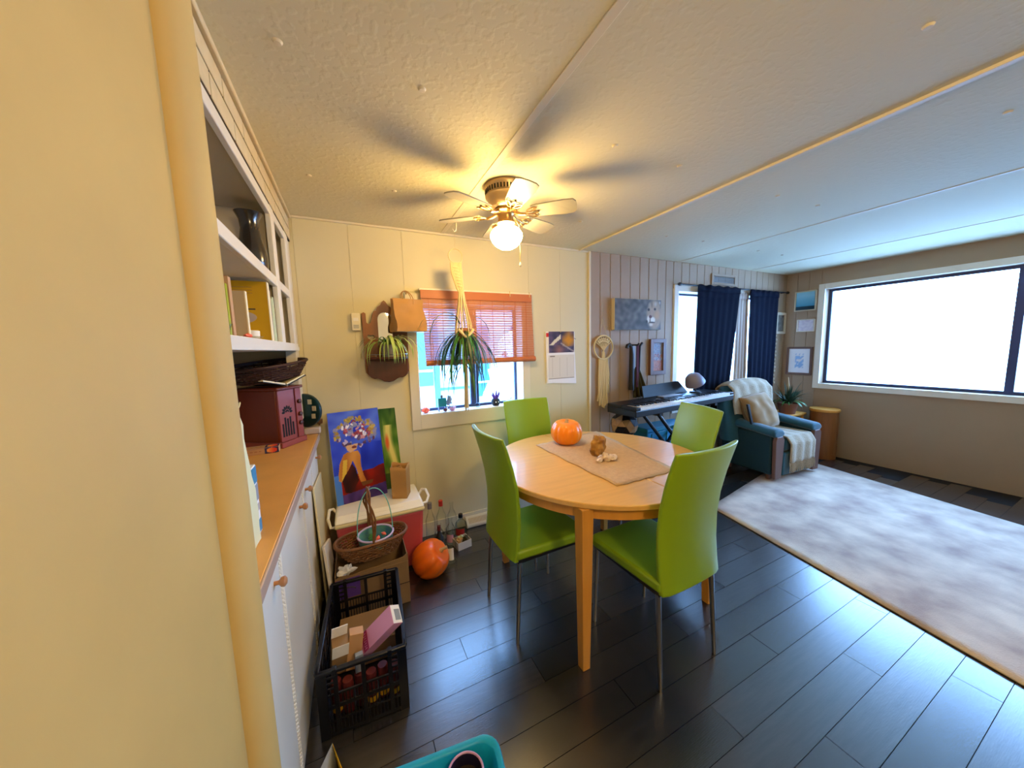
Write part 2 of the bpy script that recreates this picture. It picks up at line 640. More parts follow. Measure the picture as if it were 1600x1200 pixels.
# painted-over panel battens on the beige part: shallow boards
xs = [-0.26, 0.0, 0.30]
bx = [1.964, 2.072, 2.19, 2.312, 2.434, 2.556, 2.674, 2.795, 2.911, 3.02]
while bx[-1] < XR - 0.1:
    bx.append(bx[-1] + 0.1195)
bx.append(XR)
for i in range(len(bx) - 1):
    a, c = bx[i] + 0.002, bx[i + 1] - 0.002
    a0, c0 = a, c
    segs = [(0.0, CEIL)]
    if c > LX0 - 0.02 and a < LX1 + 0.02:
        segs = [(0.0, LZ0 - 0.02), (LZ1 + 0.02, CEIL)]
    for z0, z1 in segs:
        obj('wall_panel', MB().box((a, WALL_Y - 0.007, z0), (c, WALL_Y, z1)), W['grey'], wall_back, bevel=0.0025, seg=1)
for i, (a, c) in enumerate(((-0.262, 0.0365), (0.0375, 0.3655), (1.339, 1.6415), (1.6425, 1.938))):
    obj('wall_panel', MB().box((a, WALL_Y - 0.003, 0.10), (c, WALL_Y, CEIL - 0.016)), W['wall'], wall_back, bevel=0.0012, seg=1)
obj('wall_panel', MB().box((0.3665, WALL_Y - 0.003, 0.10), (1.338, WALL_Y, 0.81)), W['wall'], wall_back, bevel=0.0012, seg=1)
obj('wall_panel', MB().box((0.3665, WALL_Y - 0.003, 1.80), (1.338, WALL_Y, CEIL - 0.016)), W['wall'], wall_back, bevel=0.0012, seg=1)
# baseboard
struct(obj('baseboard_back', MB().box((-0.2, WALL_Y - 0.013, 0.0), (1.94, WALL_Y - 0.003, 0.105)), W['trimw'], bevel=0.003))
struct(obj('baseboard_right', MB().box((1.964, WALL_Y - 0.018, 0.0), (XR, WALL_Y - 0.007, 0.09)), W['grey'], bevel=0.003))

# ---- other walls
mb = MB()
RY0, RY1, RZ0, RZ1 = -0.55, 2.05, 0.86, 1.98       # window opening in the right wall
RY0 = -0.55
for (y0, y1, z0, z1) in ((YB, RY0, 0, CEIL), (RY1, WALL_Y, 0, CEIL), (RY0, RY1, 0, RZ0), (RY0, RY1, RZ1, CEIL)):
    mb.box((XR, y0, z0 if z0 else -0.05), (XR + 0.12, y1, z1))
wall_right = struct(obj('wall_right', mb, W['grey'], smooth=False, weld=False))
yy = WALL_Y - 0.008
while yy > RY1 + 0.12:
    obj('wall_panel', MB().box((XR - 0.006, yy - 0.116, 0.0), (XR, yy, CEIL)), W['grey'], wall_right, bevel=0.0025, seg=1)
    yy -= 0.12
struct(obj('wall_front', MB().box((-0.75, YB - 0.1, 0), (XR + 0.12, YB, CEIL)), W['wall']))
struct(obj('wall_left', MB().box((-0.75, 0.79, 0), (-0.64, WALL_Y, CEIL)), W['inside']))
wall_near = struct(obj('wall_near', MB().box((-0.75, YB, 0), (-0.225, 0.725, CEIL)), W['tan'], bevel=0.004))
# rounded post at the end of the near wall
post = []
for i in range(13):
    a = -PI / 2 + PI * i / 12
    post.append((0.036 * math.cos(a) - 0.226, 0.752 + 0.046 * math.sin(a)))
post = [(-0.70, 0.706)] + post + [(-0.70, 0.798)]
mb = MB().prism(post, (0, 0, 0), (1, 0, 0), (0, 1, 0), (0, 0, CEIL))
struct(obj('trim_7', mb, W['tan'], ang=60))

# ---- built-in left cabinetry (upper shelves + base cabinet), fixed to the wall
FX = -0.28
upper = thing('shelf_cabinet', 'white built-in open shelf cabinet above the brown counter', 'cabinet', (FX, 1.6, 1.41))
mb = MB()
mb.box((-0.60, 0.80, 1.412), (FX, 2.44, 1.436))
obj('bottom_board', mb, W['white'], upper, bevel=0.003)
obj('shelf_board', MB().box((-0.60, 0.80, 1.712), (FX - 0.012, 2.44, 1.738)), W['white'], upper, bevel=0.002)
obj('shelf_lip', MB().box((FX - 0.02, 0.80, 1.705), (FX, 2.36, 1.747)), W['white'], upper, bevel=0.003)
obj('bottom_lip', MB().box((FX - 0.018, 0.80, 1.4115), (FX + 0.004, 2.36, 1.452)), W['white'], upper, bevel=0.003)
obj('top_rail', MB().box((FX - 0.02, 0.80, 2.020), (FX, 2.36, 2.062)), W['white'], upper, bevel=0.003)
obj('back_panel', MB().box((-0.62, 0.80, 1.41), (-0.60, 2.44, 2.06)), W['inside'], upper)
obj('top_board', MB().box((-0.60, 0.80, 2.035), (FX - 0.02, 2.44, 2.06)), W['inside'], upper)
obj('divider', MB().box((-0.60, 1.90, 1.436), (FX - 0.018, 1.925, 2.035)), W['inside'], upper)
obj('end_panel', MB().box((-0.60, 2.33, 1.436), (FX - 0.018, 2.44, 2.035)), W['inside'], upper)
for y0, y1 in ((0.80, 0.845), (1.878, 1.955), (2.245, 2.325)):
    obj('stile', MB().box((FX - 0.02, y0, 1.412), (FX + 0.002, y1, 2.062)), W['white'], upper, bevel=0.003)
struct(obj('trim_8', MB().box((-0.34, 2.325, 1.0), (FX - 0.006, WALL_Y - 0.003, 2.06)), W['trimw'], bevel=0.003))
# brick soffit
sof = struct(obj('wall_soffit', MB().box((-0.66, 0.80, 2.062), (FX + 0.0, WALL_Y - 0.003, CEIL)), mat('dark_mortar', '3d2c14', 0.8)))
bl = 0.208
for rr, (z0, z1) in enumerate(((2.066, 2.131), (2.136, 2.196))):
    yy = 2.452 - (0.11 if rr else 0.02) - bl
    ed = 2.452
    first = True
    while ed > 0.80:
        y0 = max(yy, 0.80)
        obj('brick', MB().box((FX, y0 + 0.004, z0 + 0.0005), (FX + 0.0035, ed - 0.004, z1 - 0.0015)), W['brick'], sof, bevel=0.002, seg=1)
        ed = y0
        yy = y0 - bl
struct(obj('trim_9', MB().box((FX - 0.005, 0.80, 2.199), (FX + 0.016, WALL_Y - 0.003, CEIL)), W['brick'], bevel=0.004))
# end stile that runs from floor to ceiling at the near end
struct(obj('trim_10', MB().box((-0.66, 0.799, 0.0), (-0.214, 0.836, CEIL)), mat('grey_white_paint', 'e8dcd6', 0.35), bevel=0.004))

base = thing('base_cabinet', 'white built-in base cabinet with small wooden knobs along left wall', 'cabinet', (-0.24, 1.6, 0))
BX = -0.237
obj('carcass', MB().box((-0.62, 0.838, 0.0), (BX - 0.016, 2.40, 0.866)), W['white'], base)
doors = ((0.842, 1.125), (1.165, 1.645), (1.69, 2.02), (2.05, 2.36))
kn = {0: 1.055, 1: 1.555, 2: 1.752, 3: 2.262}
for i, (a, c) in enumerate(doors):
    d = obj('door', MB().box((BX - 0.014, a, 0.07), (BX + 0.004, c, 0.845)), W['white'], base, bevel=0.003)
    pr = [(0.006, 0), (0.006, 0.012), (0.013, 0.018), (0.014, 0.026), (0.008, 0.031), (0, 0.032)]
    Mk = frameM((BX + 0.003, kn[i], 0.775), (0, 1, 0), (0, 0, 1))
    obj('knob', MB().lathe(pr, 14, Mk), W['knob'], d)
for yb in (1.137, 1.153, 1.660, 1.676, 2.035):
    mb = MB()
    mb.box((BX - 0.012, yb - 0.006, 0.02), (BX + 0.001, yb + 0.006, 0.85))
    z = 0.03
    while z < 0.85:
        mb.ball((BX + 0.002, yb, z), (0.004, 0.0052, 0.0062), 6, 4)
        z += 0.0135
    obj('beaded_strip', mb, W['white'], base, weld=False)
obj('toe_board', MB().box((BX - 0.014, 0.838, 0.0), (BX - 0.004, 2.40, 0.066)), W['white'], base)
# counter with a rounded far corner
cp = [(-0.63, 0.838), (-0.215, 0.838)]
for i in range(7):
    a = PI / 2 * i / 6
    cp.append((-0.215 - 0.05 + 0.05 * math.cos(a), 2.40 + 0.045 * math.sin(a)))
cp.append((-0.63, 2.445))
ct = thing('countertop', 'long brown laminate countertop running along the left wall cabinets', 'countertop', (-0.4, 1.6, 0.868))
obj('top', MB().prism(cp, (0, 0, 0.868), (1, 0, 0), (0, 1, 0), (0, 0, 0.032)), W['counter'], ct, bevel=0.003)
obj('edge_strip', MB().box((-0.2165, 0.839, 0.862), (-0.209, 2.39, 0.899)), W['edge'], ct, bevel=0.003)

# ---- dining window
def window_unit(idx, x0, x1, z0, z1, trim, sill_y, mull, name_y=WALL_Y):
    w = struct(obj('window_%d' % idx, MB().box((x0 - 0.001, T1 - 0.018, z0), (x0 + 0.022, T1 + 0.004, z1))
                   .box((x1 - 0.022, T1 - 0.018, z0), (x1 + 0.001, T1 + 0.004, z1))
                   .box((x0 + 0.022, T1 - 0.018, z0), (x1 - 0.022, T1 + 0.004, z0 + 0.026))
                   .box((x0 + 0.022, T1 - 0.018, z1 - 0.026), (x1 - 0.022, T1 + 0.004, z1)), W['alu'], bevel=0.002))
    for mx, mw in mull:
        obj('window_mullion', MB().box((mx - mw / 2, T1 - 0.03, z0 + 0.026), (mx + mw / 2, T1 + 0.0, z1 - 0.026)), W['alu'], w, bevel=0.002)
    obj('window_pane', MB().box((x0 + 0.02, T1 - 0.010, z0 + 0.02), (x1 - 0.02, T1 - 0.006, z1 - 0.02)), W['pane'], w)
    # casing
    t = trim
    cm = W['trimw'] if idx == 1 else W['white']
    for lo, hi in (((x0 - t, z0 - t - 0.04), (x0, z1 + t)), ((x1, z0 - t - 0.04), (x1 + t, z1 + t)),
                   ((x0, z0 - t - 0.04), (x1, z0)), ((x0, z1), (x1, z1 + t))):
        obj('window_casing', MB().box((lo[0], WALL_Y - 0.021, lo[1]), (hi[0], WALL_Y + 0.001, hi[1])), cm, w, bevel=0.002)
    # reveal lining
    wh = W['white']
    obj('window_reveal', MB().box((x0, WALL_Y - 0.02, z0 - 0.001), (x1, T1 - 0.018, z0 + 0.006)), wh, w)
    obj('window_reveal', MB().box((x0, WALL_Y - 0.019, z0 + 0.006), (x0 + 0.005, T1 - 0.018, z1)), wh, w)
    obj('window_reveal', MB().box((x1 - 0.005, WALL_Y - 0.019, z0 + 0.006), (x1, T1 - 0.018, z1)), wh, w)
    obj('window_reveal', MB().box((x0 + 0.005, WALL_Y - 0.019, z1 - 0.006), (x1 - 0.005, T1 - 0.018, z1)), wh, w)
    return w


window_unit(1, WX0, WX1, WZ0, WZ1, 0.062, 0, ((0.868, 0.045), (0.868 + 0.038, 0.018)))
window_unit(2, LX0, LX1, LZ0, LZ1, 0.058, 0, ((3.92, 0.05),))
# right wall window
w3 = struct(obj('window_3', MB().box((XR + 0.09, RY0, RZ0), (XR + 0.12, RY0 + 0.03, RZ1)).box((XR + 0.09, RY1 - 0.03, RZ0), (XR + 0.12, RY1, RZ1))
                .box((XR + 0.09, RY0 + 0.03, RZ0), (XR + 0.12, RY1 - 0.03, RZ0 + 0.03)).box((XR + 0.09, RY0 + 0.03, RZ1 - 0.03), (XR + 0.12, RY1 - 0.03, RZ1)), W['alu']))
obj('window_mullion', MB().box((XR + 0.085, 0.73, RZ0 + 0.03), (XR + 0.115, 0.78, RZ1 - 0.03)), W['alu'], w3)
obj('window_pane', MB().box((XR + 0.10, RY0 + 0.02, RZ0 + 0.02), (XR + 0.104, RY1 - 0.02, RZ1 - 0.02)), W['pane'], w3)
for lo, hi in (((RY0 - 0.06, RZ0 - 0.06), (RY0, RZ1 + 0.06)), ((RY1, RZ0 - 0.06), (RY1 + 0.06, RZ1 + 0.06)), ((RY0, RZ0 - 0.06), (RY1, RZ0)), ((RY0, RZ1), (RY1, RZ1 + 0.06))):
    obj('window_casing', MB().box((XR - 0.018, lo[0], lo[1]), (XR + 0.001, hi[0], hi[1])), W['white'], w3, bevel=0.002)

# ---- outside: snow, neighbour's house, trees
struct(obj('ground', MB().box((-30, WALL_Y + 0.2, -0.9), (40, 45, -0.8)).box((XR + 0.3, -30, -0.9), (40, WALL_Y + 0.2, -0.8)), W['snow']))
nb = thing('neighbour_house', 'pale neighbouring house with blue panels seen through the dining window', 'house', (1.2, 7.4, -0.8))
obj('house_wall', MB().box((-2.2, 7.25, -0.8), (4.2, 7.5, 2.5)), W['siding'], nb)
obj('roof', MB().prism([(-2.5, 2.45), (4.5, 2.45), (4.5, 2.60), (1.0, 3.2), (-2.5, 2.60)], (0, 7.0, 0), (1, 0, 0), (0, 0, 1), (0, 0.8, 0)), W['snow'], nb)
for x0, x1, z0, z1 in ((0.85, 1.56, 0.62, 1.75), (2.46, 2.86, 0.30, 1.9), (3.46, 4.05, 0.25, 1.9)):
    fr = obj('house_panel', MB().box((x0, 7.20, z0), (x1, 7.25, z1)), W['bluepanel'], nb)
    obj('panel_rail', MB().box((x0, 7.185, z0 + 0.30), (x1, 7.20, z0 + 0.345)), W['snow'], fr)
obj('post', MB().box((1.60, 7.17, -0.8), (1.70, 7.25, 2.45)), W['bluepanel'], nb)
obj('rail', MB().box((1.70, 7.20, 0.50), (2.46, 7.25, 0.55)), W['bluepanel'], nb)
sb = thing('snowy_shrub', 'snow laden shrub before the neighbouring house', 'shrub', (3.05, 6.7, -0.8))
for q in range(5):
    obj('snow_clump', MB().ball((3.05 + 0.16 * math.sin(q * 2.2), 6.7, -0.3 + 0.42 * q), (0.42 - 0.05 * q, 0.3, 0.34), 14, 9, 0.9, q), W['snow'], sb, ang=80)
sd = thing('garden_shed', 'pale garden shed seen left of the navy curtain outside', 'shed', (9.4, 7.6, -0.8))
obj('shed_wall', MB().box((8.2, 7.3, -0.8), (11.0, 7.5, 2.9)), W['siding'], sd)
obj('shed_roof', MB().box((8.0, 7.1, 2.9), (11.2, 7.7, 3.05)), W['snow'], sd)
obj('shed_door', MB().box((9.2, 7.27, -0.8), (9.9, 7.3, 1.1)), W['snow'], sd)
rndt = random.Random(11)
for i, (tx, ty, th) in enumerate(((2.6, 9.2, 6.0), (3.4, 11.5, 7.5), (5.2, 9.5, 6.5), (4.2, 8.4, 5.5), (7.5, 10.0, 7.0), (9.5, 9.0, 7.0))):
    t = thing('bare_tree', ('slim bare winter tree left of the garden trees', 'tall bare winter tree second from left outside',
                            'bare winter tree standing furthest right of dining view', 'short bare winter tree nearest the dining window',
                            'bare winter tree seen left of the navy curtain', 'bare winter tree hidden mostly behind navy curtains')[i], 'tree', (tx, ty, -0.8))
    obj('trunk', MB().tube([(tx, ty, -0.8), (tx + 0.1, ty, th * 0.5), (tx + 0.05, ty + 0.1, th)], [0.13, 0.09, 0.03], 8), W['bark'], t)
    mb = MB()
    for q in range(16):
        z = 0.3 + (th - 0.6) * q / 16
        a = rndt.uniform(0, 2 * PI)
        L = 1.3 * (1 - q / 20)
        p0 = Vector((tx + 0.06, ty, z))
        p1 = p0 + Vector((math.cos(a) * L * 0.5, math.sin(a) * L * 0.5, 0.25))
        p2 = p0 + Vector((math.cos(a) * L, math.sin(a) * L, 0.35 + 0.2 * rndt.random()))
        mb.tube([p0, p1, p2], [0.04, 0.028, 0.01], 5)
    obj('branches', mb, W['bark'], t, weld=False)['kind'] = 'stuff'

# ================================================================== CEILING FAN
FC = Vector((0.776, 1.648))
fan = thing('ceiling_fan', 'six-bladed flush ceiling fan with lit white globe above the table', 'ceiling fan', (FC.x, FC.y, CEIL))
L = lambda dz: Matrix.Translation((0, 0, dz))
can = obj('motor_housing', MB().lathe([(0.0, 0.0), (0.106, 0.0), (0.108, -0.012), (0.104, -0.020), (0.100, -0.045), (0.104, -0.050), (0.103, -0.056),
                                       (0.092, -0.066), (0.088, -0.085), (0.074, -0.105), (0.052, -0.116), (0.0, -0.118)], 40), W['motor'], fan, local=True)
slot = MB()
for i in range(40):
    a = 2 * PI * i / 40
    Mx = Matrix.Rotation(a, 4, 'Z')
    slot.box((0.1005, -0.0035, -0.044), (0.1045, 0.0035, -0.024), Mx)
obj('vent_slots', slot, W['gap'], can, local=True)
obj('switch_housing', MB().lathe([(0.0, -0.112), (0.058, -0.116), (0.060, -0.128), (0.048, -0.134), (0.040, -0.150), (0.042, -0.178), (0.048, -0.184), (0.0, -0.186)], 28), W['brass'], fan, local=True)
obj('globe', MB().lathe([(0.036, -0.178), (0.040, -0.186), (0.038, -0.196), (0.050, -0.202), (0.070, -0.214), (0.083, -0.235), (0.084, -0.250), (0.075, -0.272), (0.058, -0.292), (0.034, -0.306), (0.0, -0.311)], 36), W['globe'], fan, local=True, label='glowing white schoolhouse globe')
ch = MB().tube([(0.030, -0.03, -0.16), (0.05, -0.05, -0.20), (0.052, -0.052, -0.25), (0.052, -0.052, -0.385)], 0.0016, 6)
pc = obj('pull_chain', ch, W['brass'], fan, local=True)
obj('chain_bob', MB().lathe([(0, -0.407), (0.006, -0.402), (0.007, -0.394), (0.003, -0.383), (0, -0.382)], 10, Matrix.Translation((0.052, -0.052, 0))), W['plastw'], pc, local=True)
for kk in range(6):
    a = math.radians(20.7 + 60 * kk)
    Rz = Matrix.Rotation(a, 4, 'Z')
    Rt = Rz @ Matrix.Translation((0, 0, -0.136)) @ Matrix.Rotation(math.radians(-12), 4, 'X')
    prof = [(0.135, -0.040), (0.16, -0.046), (0.30, -0.056), (0.345, -0.053), (0.358, -0.036), (0.361, 0.0), (0.358, 0.036), (0.345, 0.053), (0.30, 0.056), (0.16, 0.046), (0.135, 0.040)]
    mb = MB()
    mb.add([Rt @ Vector((p[0], p[1], 0)) for p in prof] + [Rt @ Vector((p[0], p[1], 0.006)) for p in prof],
           [list(range(11))[::-1], list(range(11, 22))] + [(i, (i + 1) % 11, 11 + (i + 1) % 11, 11 + i) for i in range(11)])
    bl_ = obj('blade', mb, W['blade'], fan, local=True)
    mb = MB()
    mb.tube([Rz @ Vector((0.045, 0, -0.128)), Rz @ Vector((0.075, 0, -0.142)), Rz @ Vector((0.105, 0, -0.146))], [0.010, 0.008, 0.007], 8)
    for sgn in (-1, 0, 1):
        pts = []
        for q in range(13):
            t = 2 * PI * q / 12
            pts.append(Rt @ Vector((0.138 + 0.030 * math.cos(t) * (1.15 if sgn == 0 else 0.9), sgn * 0.024 + 0.011 * math.sin(t) + sgn * 0.010 * math.cos(t), -0.006)))
        mb.tube(pts[:-1], 0.0034, 6, closed=True)
    iron = obj('blade_iron', mb, W['brass'], fan, local=True, weld=False)
    for sx, sy in ((0.148, -0.028), (0.148, 0.028), (0.168, 0)):
        obj('screw', MB().ball(Rt @ Vector((sx, sy, -0.002)), 0.0045, 8, 5), W['brass'], bl_, local=True)

# ================================================================== TABLE
TC = Vector((1.235, 1.485))
TR = 0.592
TZ = 0.755
tbl = thing('dining_table', 'round light birch dining table with a curved apron and four legs', 'table', (TC.x, TC.y, 0))
mb = MB()
def half(sgn):
    pts = []
    for i in range(41):
        a = PI * i / 40
        pts.append((sgn * 0.0012 + sgn * TR * math.sin(a), -TR * math.cos(a)))
    return pts if sgn > 0 else pts[::-1]
obj('tabletop', MB().prism(half(-1), (0, 0, TZ - 0.024), (1, 0, 0), (0, 1, 0), (0, 0, 0.024)), W['birch'], tbl, local=True, bevel=0.004, ang=50)
obj('tabletop', MB().prism(half(1), (0, 0, TZ - 0.024), (1, 0, 0), (0, 1, 0), (0, 0, 0.024)), W['birch'], tbl, local=True, bevel=0.004, ang=50)
obj('apron', MB().lathe([(TR - 0.055, TZ - 0.078), (TR - 0.032, TZ - 0.078), (TR - 0.032, TZ - 0.024), (TR - 0.055, TZ - 0.024), (TR - 0.055, TZ - 0.078)], 64, cap=False), W['birchleg'], tbl, local=True)
for sx in (-1, 1):
    for sy in (-1, 1):
        cx, cy = sx * 0.402, sy * 0.402
        mb = MB()
        vs = []
        for z, w in ((0.0, 0.019), (TZ - 0.025, 0.029)):
            ox, oy = sx * (0.029 - w), sy * (0.029 - w)
            for dx, dy in ((-1, -1), (1, -1), (1, 1), (-1, 1)):
                vs.append((cx + ox + dx * w, cy + oy + dy * w, z))
        mb.add(vs, [(0, 3, 2, 1), (4, 5, 6, 7), (0, 1, 5, 4), (1, 2, 6, 5), (2, 3, 7, 6), (3, 0, 4, 7)])
        obj('leg', mb, W['birchleg'], tbl, local=True, bevel=0.003)

# ================================================================== CHAIRS
def make_chair(loc, rz, label):
    t = thing('dining_chair', label, 'chair', loc, rz, 'green dining chairs around the table')
    # seat pad, front is +y
    mb = MB()
    n = 10
    def seat(u, v):
        a = 2 * PI * u
        return None
    pl = [(-0.185, -0.20), (0.185, -0.20), (0.198, 0.17), (0.190, 0.20), (0.165, 0.212), (-0.165, 0.212), (-0.190, 0.20), (-0.198, 0.17)]
    mb.prism(pl, (0, 0, 0.415), (1, 0, 0), (0, 1, 0), (0, 0, 0.048))
    obj('seat', mb, W['green'], t, local=True, bevel=0.014, seg=3)
    # back: curved shell from below the seat up to the top
    prof = [(0.405, -0.205), (0.47, -0.200), (0.56, -0.199), (0.66, -0.206), (0.76, -0.220), (0.86, -0.242), (0.95, -0.268), (1.0, -0.284)]
    prof_w = [0.178, 0.180, 0.181, 0.182, 0.184, 0.186, 0.187, 0.185]
    NU, TH = 10, 0.036
    vs, fs = [], []
    def P(i, j, side):
        z, yb = prof[i]
        u = -1 + 2 * j / NU
        curve = 0.030 * (u * u) * min(1.0, 0.25 + (z - 0.405) / 0.4)
        th = TH * (1 - 0.35 * (z - 0.405) / 0.6)
        edge = 1.0 if abs(u) < 0.99 else 0.55
        yv = yb + curve + (th / 2 * edge if side else -th / 2 * edge)
        return (u * prof_w[i], yv, z)
    m_ = len(prof)
    for side in (0, 1):
        for i in range(m_):
            for j in range(NU + 1):
                vs.append(P(i, j, side))
    K = m_ * (NU + 1)
    idx = lambda i, j, s_: s_ * K + i * (NU + 1) + j
    for s_ in (0, 1):
        for i in range(m_ - 1):
            for j in range(NU):
                fs.append((idx(i, j, s_), idx(i, j + 1, s_), idx(i + 1, j + 1, s_), idx(i + 1, j, s_)))
    for i in range(m_ - 1):
        fs.append((idx(i, 0, 0), idx(i + 1, 0, 0), idx(i + 1, 0, 1), idx(i, 0, 1)))
        fs.append((idx(i, NU, 0), idx(i, NU, 1), idx(i + 1, NU, 1), idx(i + 1, NU, 0)))
    for j in range(NU):
        fs.append((idx(0, j, 0), idx(0, j, 1), idx(0, j + 1, 1), idx(0, j + 1, 0)))
        fs.append((idx(m_ - 1, j, 0), idx(m_ - 1, j + 1, 0), idx(m_ - 1, j + 1, 1), idx(m_ - 1, j, 1)))
    mb = MB().add(vs, fs)
    o = obj('backrest', mb, W['green'], t, local=True, bevel=0.008, seg=3, ang=60)
    fr = MB().box((-0.176, -0.19, 0.397), (-0.158, 0.19, 0.415)).box((0.158, -0.19, 0.397), (0.176, 0.19, 0.415)).box((-0.158, 0.172, 0.397), (0.158, 0.19, 0.415)).box((-0.158, -0.19, 0.397), (0.158, -0.172, 0.415))
    obj('seat_frame', fr, W['chairframe'], t, local=True)
    for sx in (-1, 1):
        obj('leg', MB().tube([(sx * 0.168, 0.182, 0.400), (sx * 0.175, 0.192, 0.0)], [0.0115, 0.0085], 10), W['chrome'], t, local=True)
        obj('leg', MB().tube([(sx * 0.168, -0.178, 0.400), (sx * 0.175, -0.205, 0.0)], [0.0115, 0.0085], 10), W['chrome'], t, local=True)
    return t


chair = make_chair((0.818, 1.490, 0), -PI / 2 + 0.02, 'green leatherette chair nearest the window wall clutter, beside the pumpkin on the floor')
copy_thing(chair, (1.205, 1.060, 0), 0.02, 'green leatherette chair in front of the table, its back to the viewer')
copy_thing(chair, (1.700, 1.430, 0), PI / 2 - 0.30, 'green leatherette chair tucked on the keyboard side of the table')
copy_thing(chair, (1.172, 1.985, 0), PI - 0.02, 'green leatherette chair between the table and the window')

# ================================================================== ON THE TABLE
mat_pts = [(1.048, 1.862), (1.052, 1.122), (1.445, 1.125), (1.61, 1.945)]
mb = MB()
mcs = [Vector((p[0], p[1], 0)) for p in mat_pts]
def mat_fn(u, v):
    p = mcs[0].lerp(mcs[3], u).lerp(mcs[1].lerp(mcs[2], u), v)
    p.x += 0.004 * math.sin(v * 23) * (1 if u in (0, 1) else 0)
    p.y += 0.004 * math.sin(u * 31) * (1 if v in (0, 1) else 0)
    p.z = TZ + 0.002 + 0.0012 * (1 + nz(u * 5, v * 9))
    return p
mb.surf(mat_fn, 14, 26)
tag(obj('table_runner', mb, W['burlap'], solid=0.002), 'pale burlap runner laid across the round table', 'table runner')


def pumpkin(name, label, c, r, h, ribs, m, tilt, stem_l, group):
    t = thing(name, label, 'pumpkin', c, 0, group)
    R = Matrix.Rotation(tilt[0], 4, 'X') @ Matrix.Rotation(tilt[1], 4, 'Y')
    def fn(u, v):
        a = 2 * PI * u
        b = PI * v
        rib = 1 - 0.07 * (abs(math.cos(ribs * a / 2)) ** 6) * math.sin(b) ** 0.5
        rr = r * math.sin(b) ** 0.72 * rib
        z = h / 2 * (-math.cos(b))
        dip = math.exp(-((math.sin(b)) / 0.42) ** 2)
        z -= math.copysign(0.11 * h * dip, z) if abs(z) > 0 else 0
        return R @ Vector((rr * math.cos(a), rr * math.sin(a), z)) + Vector((0, 0, h / 2))
    obj('skin', MB().surf(fn, ribs * 8, 24, True), m, t, local=True, ang=80)
    b0 = R @ Vector((0, 0, h * 0.38)) + Vector((0, 0, h / 2))
    pts = [b0, b0 + R @ Vector((0, 0, stem_l * 0.5)), b0 + R @ Vector((stem_l * 0.25, 0, stem_l))]
    obj('stem', MB().tube(pts, [r * 0.15, r * 0.08, r * 0.10], 8), W['stem'], t, local=True)
    return t


pumpkin('pumpkin', 'ribbed orange pumpkin standing on the round table', (1.245, 1.800, TZ - 0.004), 0.103, 0.168, 11, W['orange'], (0.12, -0.05), 0.022, 'pumpkins')
pumpkin('pumpkin', 'smooth deep orange pumpkin on the floor beside the cooler', (0.360, 2.005, -0.008), 0.113, 0.218, 9, W['orange2'], (0.55, 0.75), 0.045, 'pumpkins')

mb = MB()
mb.ball((0, 0, 0.052), (0.048, 0.040, 0.060), 20, 14, 0.55, 3.3)
st = thing('rough_stone', 'rough honey-coloured stone standing on the runner', 'stone', (1.262, 1.505, TZ + 0.003))
obj('stone', mb, W['stone'], st, local=True, ang=20)
sh = [(1.185, 1.405, 0.020, 0.013, 'small round white shell at the left end of the shell pile'),
      (1.212, 1.425, 0.022, 0.018, 'white pebble-like shell second from left in the pile'),
      (1.232, 1.400, 0.021, 0.020, 'pinkish white shell in the middle of the pile'),
      (1.268, 1.395, 0.030, 0.019, 'long cream shell at the right end of the pile'),
      (1.262, 1.445, 0.024, 0.018, 'cream shell leaning behind the pile by the stone')]
for i, (x, y, a, b_, lb) in enumerate(sh):
    mb = MB()
    mb.ball((0, 0, b_ * 0.8), (a, a * 0.7, b_ * 0.9), 14, 9, 0.5, i * 2.1 + 0.4, Matrix.Rotation(i * 1.1, 3, 'Z'))
    s_ = thing('seashell', lb, 'shell', (x, y, TZ + 0.004), 0, 'pale shells beside the stone')
    obj('shell', mb, W['shell'], s_, local=True)

# ================================================================== BLIND
bl = thing('bamboo_blind', 'woven orange bamboo roll blind half lowered over the dining window', 'blind', (0.90, 2.405, 1.80))
BX0, BX1, BT, BB = 0.465, 1.335, 1.805, 1.300
mb = MB()
ns = 96
for i in range(ns):
    z = BT - 0.02 - (BT - 0.02 - BB - 0.02) * i / (ns - 1)
    dx = 0.012 * (1 - (z - BB) / (BT - BB))
    w = 0.0043 + 0.0006 * math.sin(i * 1.7)
    y0 = 2.402 + 0.0012 * math.sin(i * 0.9)
    mb.box((BX0 + dx, y0, z - w / 2), (BX1 + dx * 1.6, y0 + 0.0018, z + w / 2))
obj('slats', mb, W['bamboo'], bl, smooth=False, weld=False)['kind'] = 'stuff'
mb = MB()
for i in range(9):
    x = BX0 + 0.05 + (BX1 - BX0 - 0.1) * i / 8
    mb.box((x - 0.002, 2.400, BB), (x + 0.002, 2.4016, BT))
obj('weaving_cords', mb, W['bambood'], bl, weld=False)
obj('head_rail', MB().box((BX0 - 0.004, 2.394, BT - 0.055), (BX1, 2.4005, BT + 0.004)), W['bambood'], bl, bevel=0.002)
obj('top_batten', MB().box((BX0 - 0.01, 2.40, BT), (BX1 + 0.006, 2.428, BT + 0.016)), W['plastw'], bl, bevel=0.003)
obj('rolled_end', MB().tube([(BX0 + 0.012, 2.398, BB), (BX1 + 0.02, 2.398, BB)], 0.021, 12), W['bambood'], bl)
for x in (1.14, 1.31):
    pts = [(x, 2.39, BT + 0.02), (x, 2.385, BT + 0.0), (x, 2.389, BT - 0.02), (x, 2.396, BT - 0.012)]
    obj('hook', MB().tube(pts, 0.0025, 6), W['brass'], bl)
for x in (BX0 + 0.02, BX1 - 0.02):
    obj('bracket', MB().box((x - 0.008, 2.425, BT - 0.01), (x + 0.008, 2.4345, BT + 0.012)), W['brass'], bl)

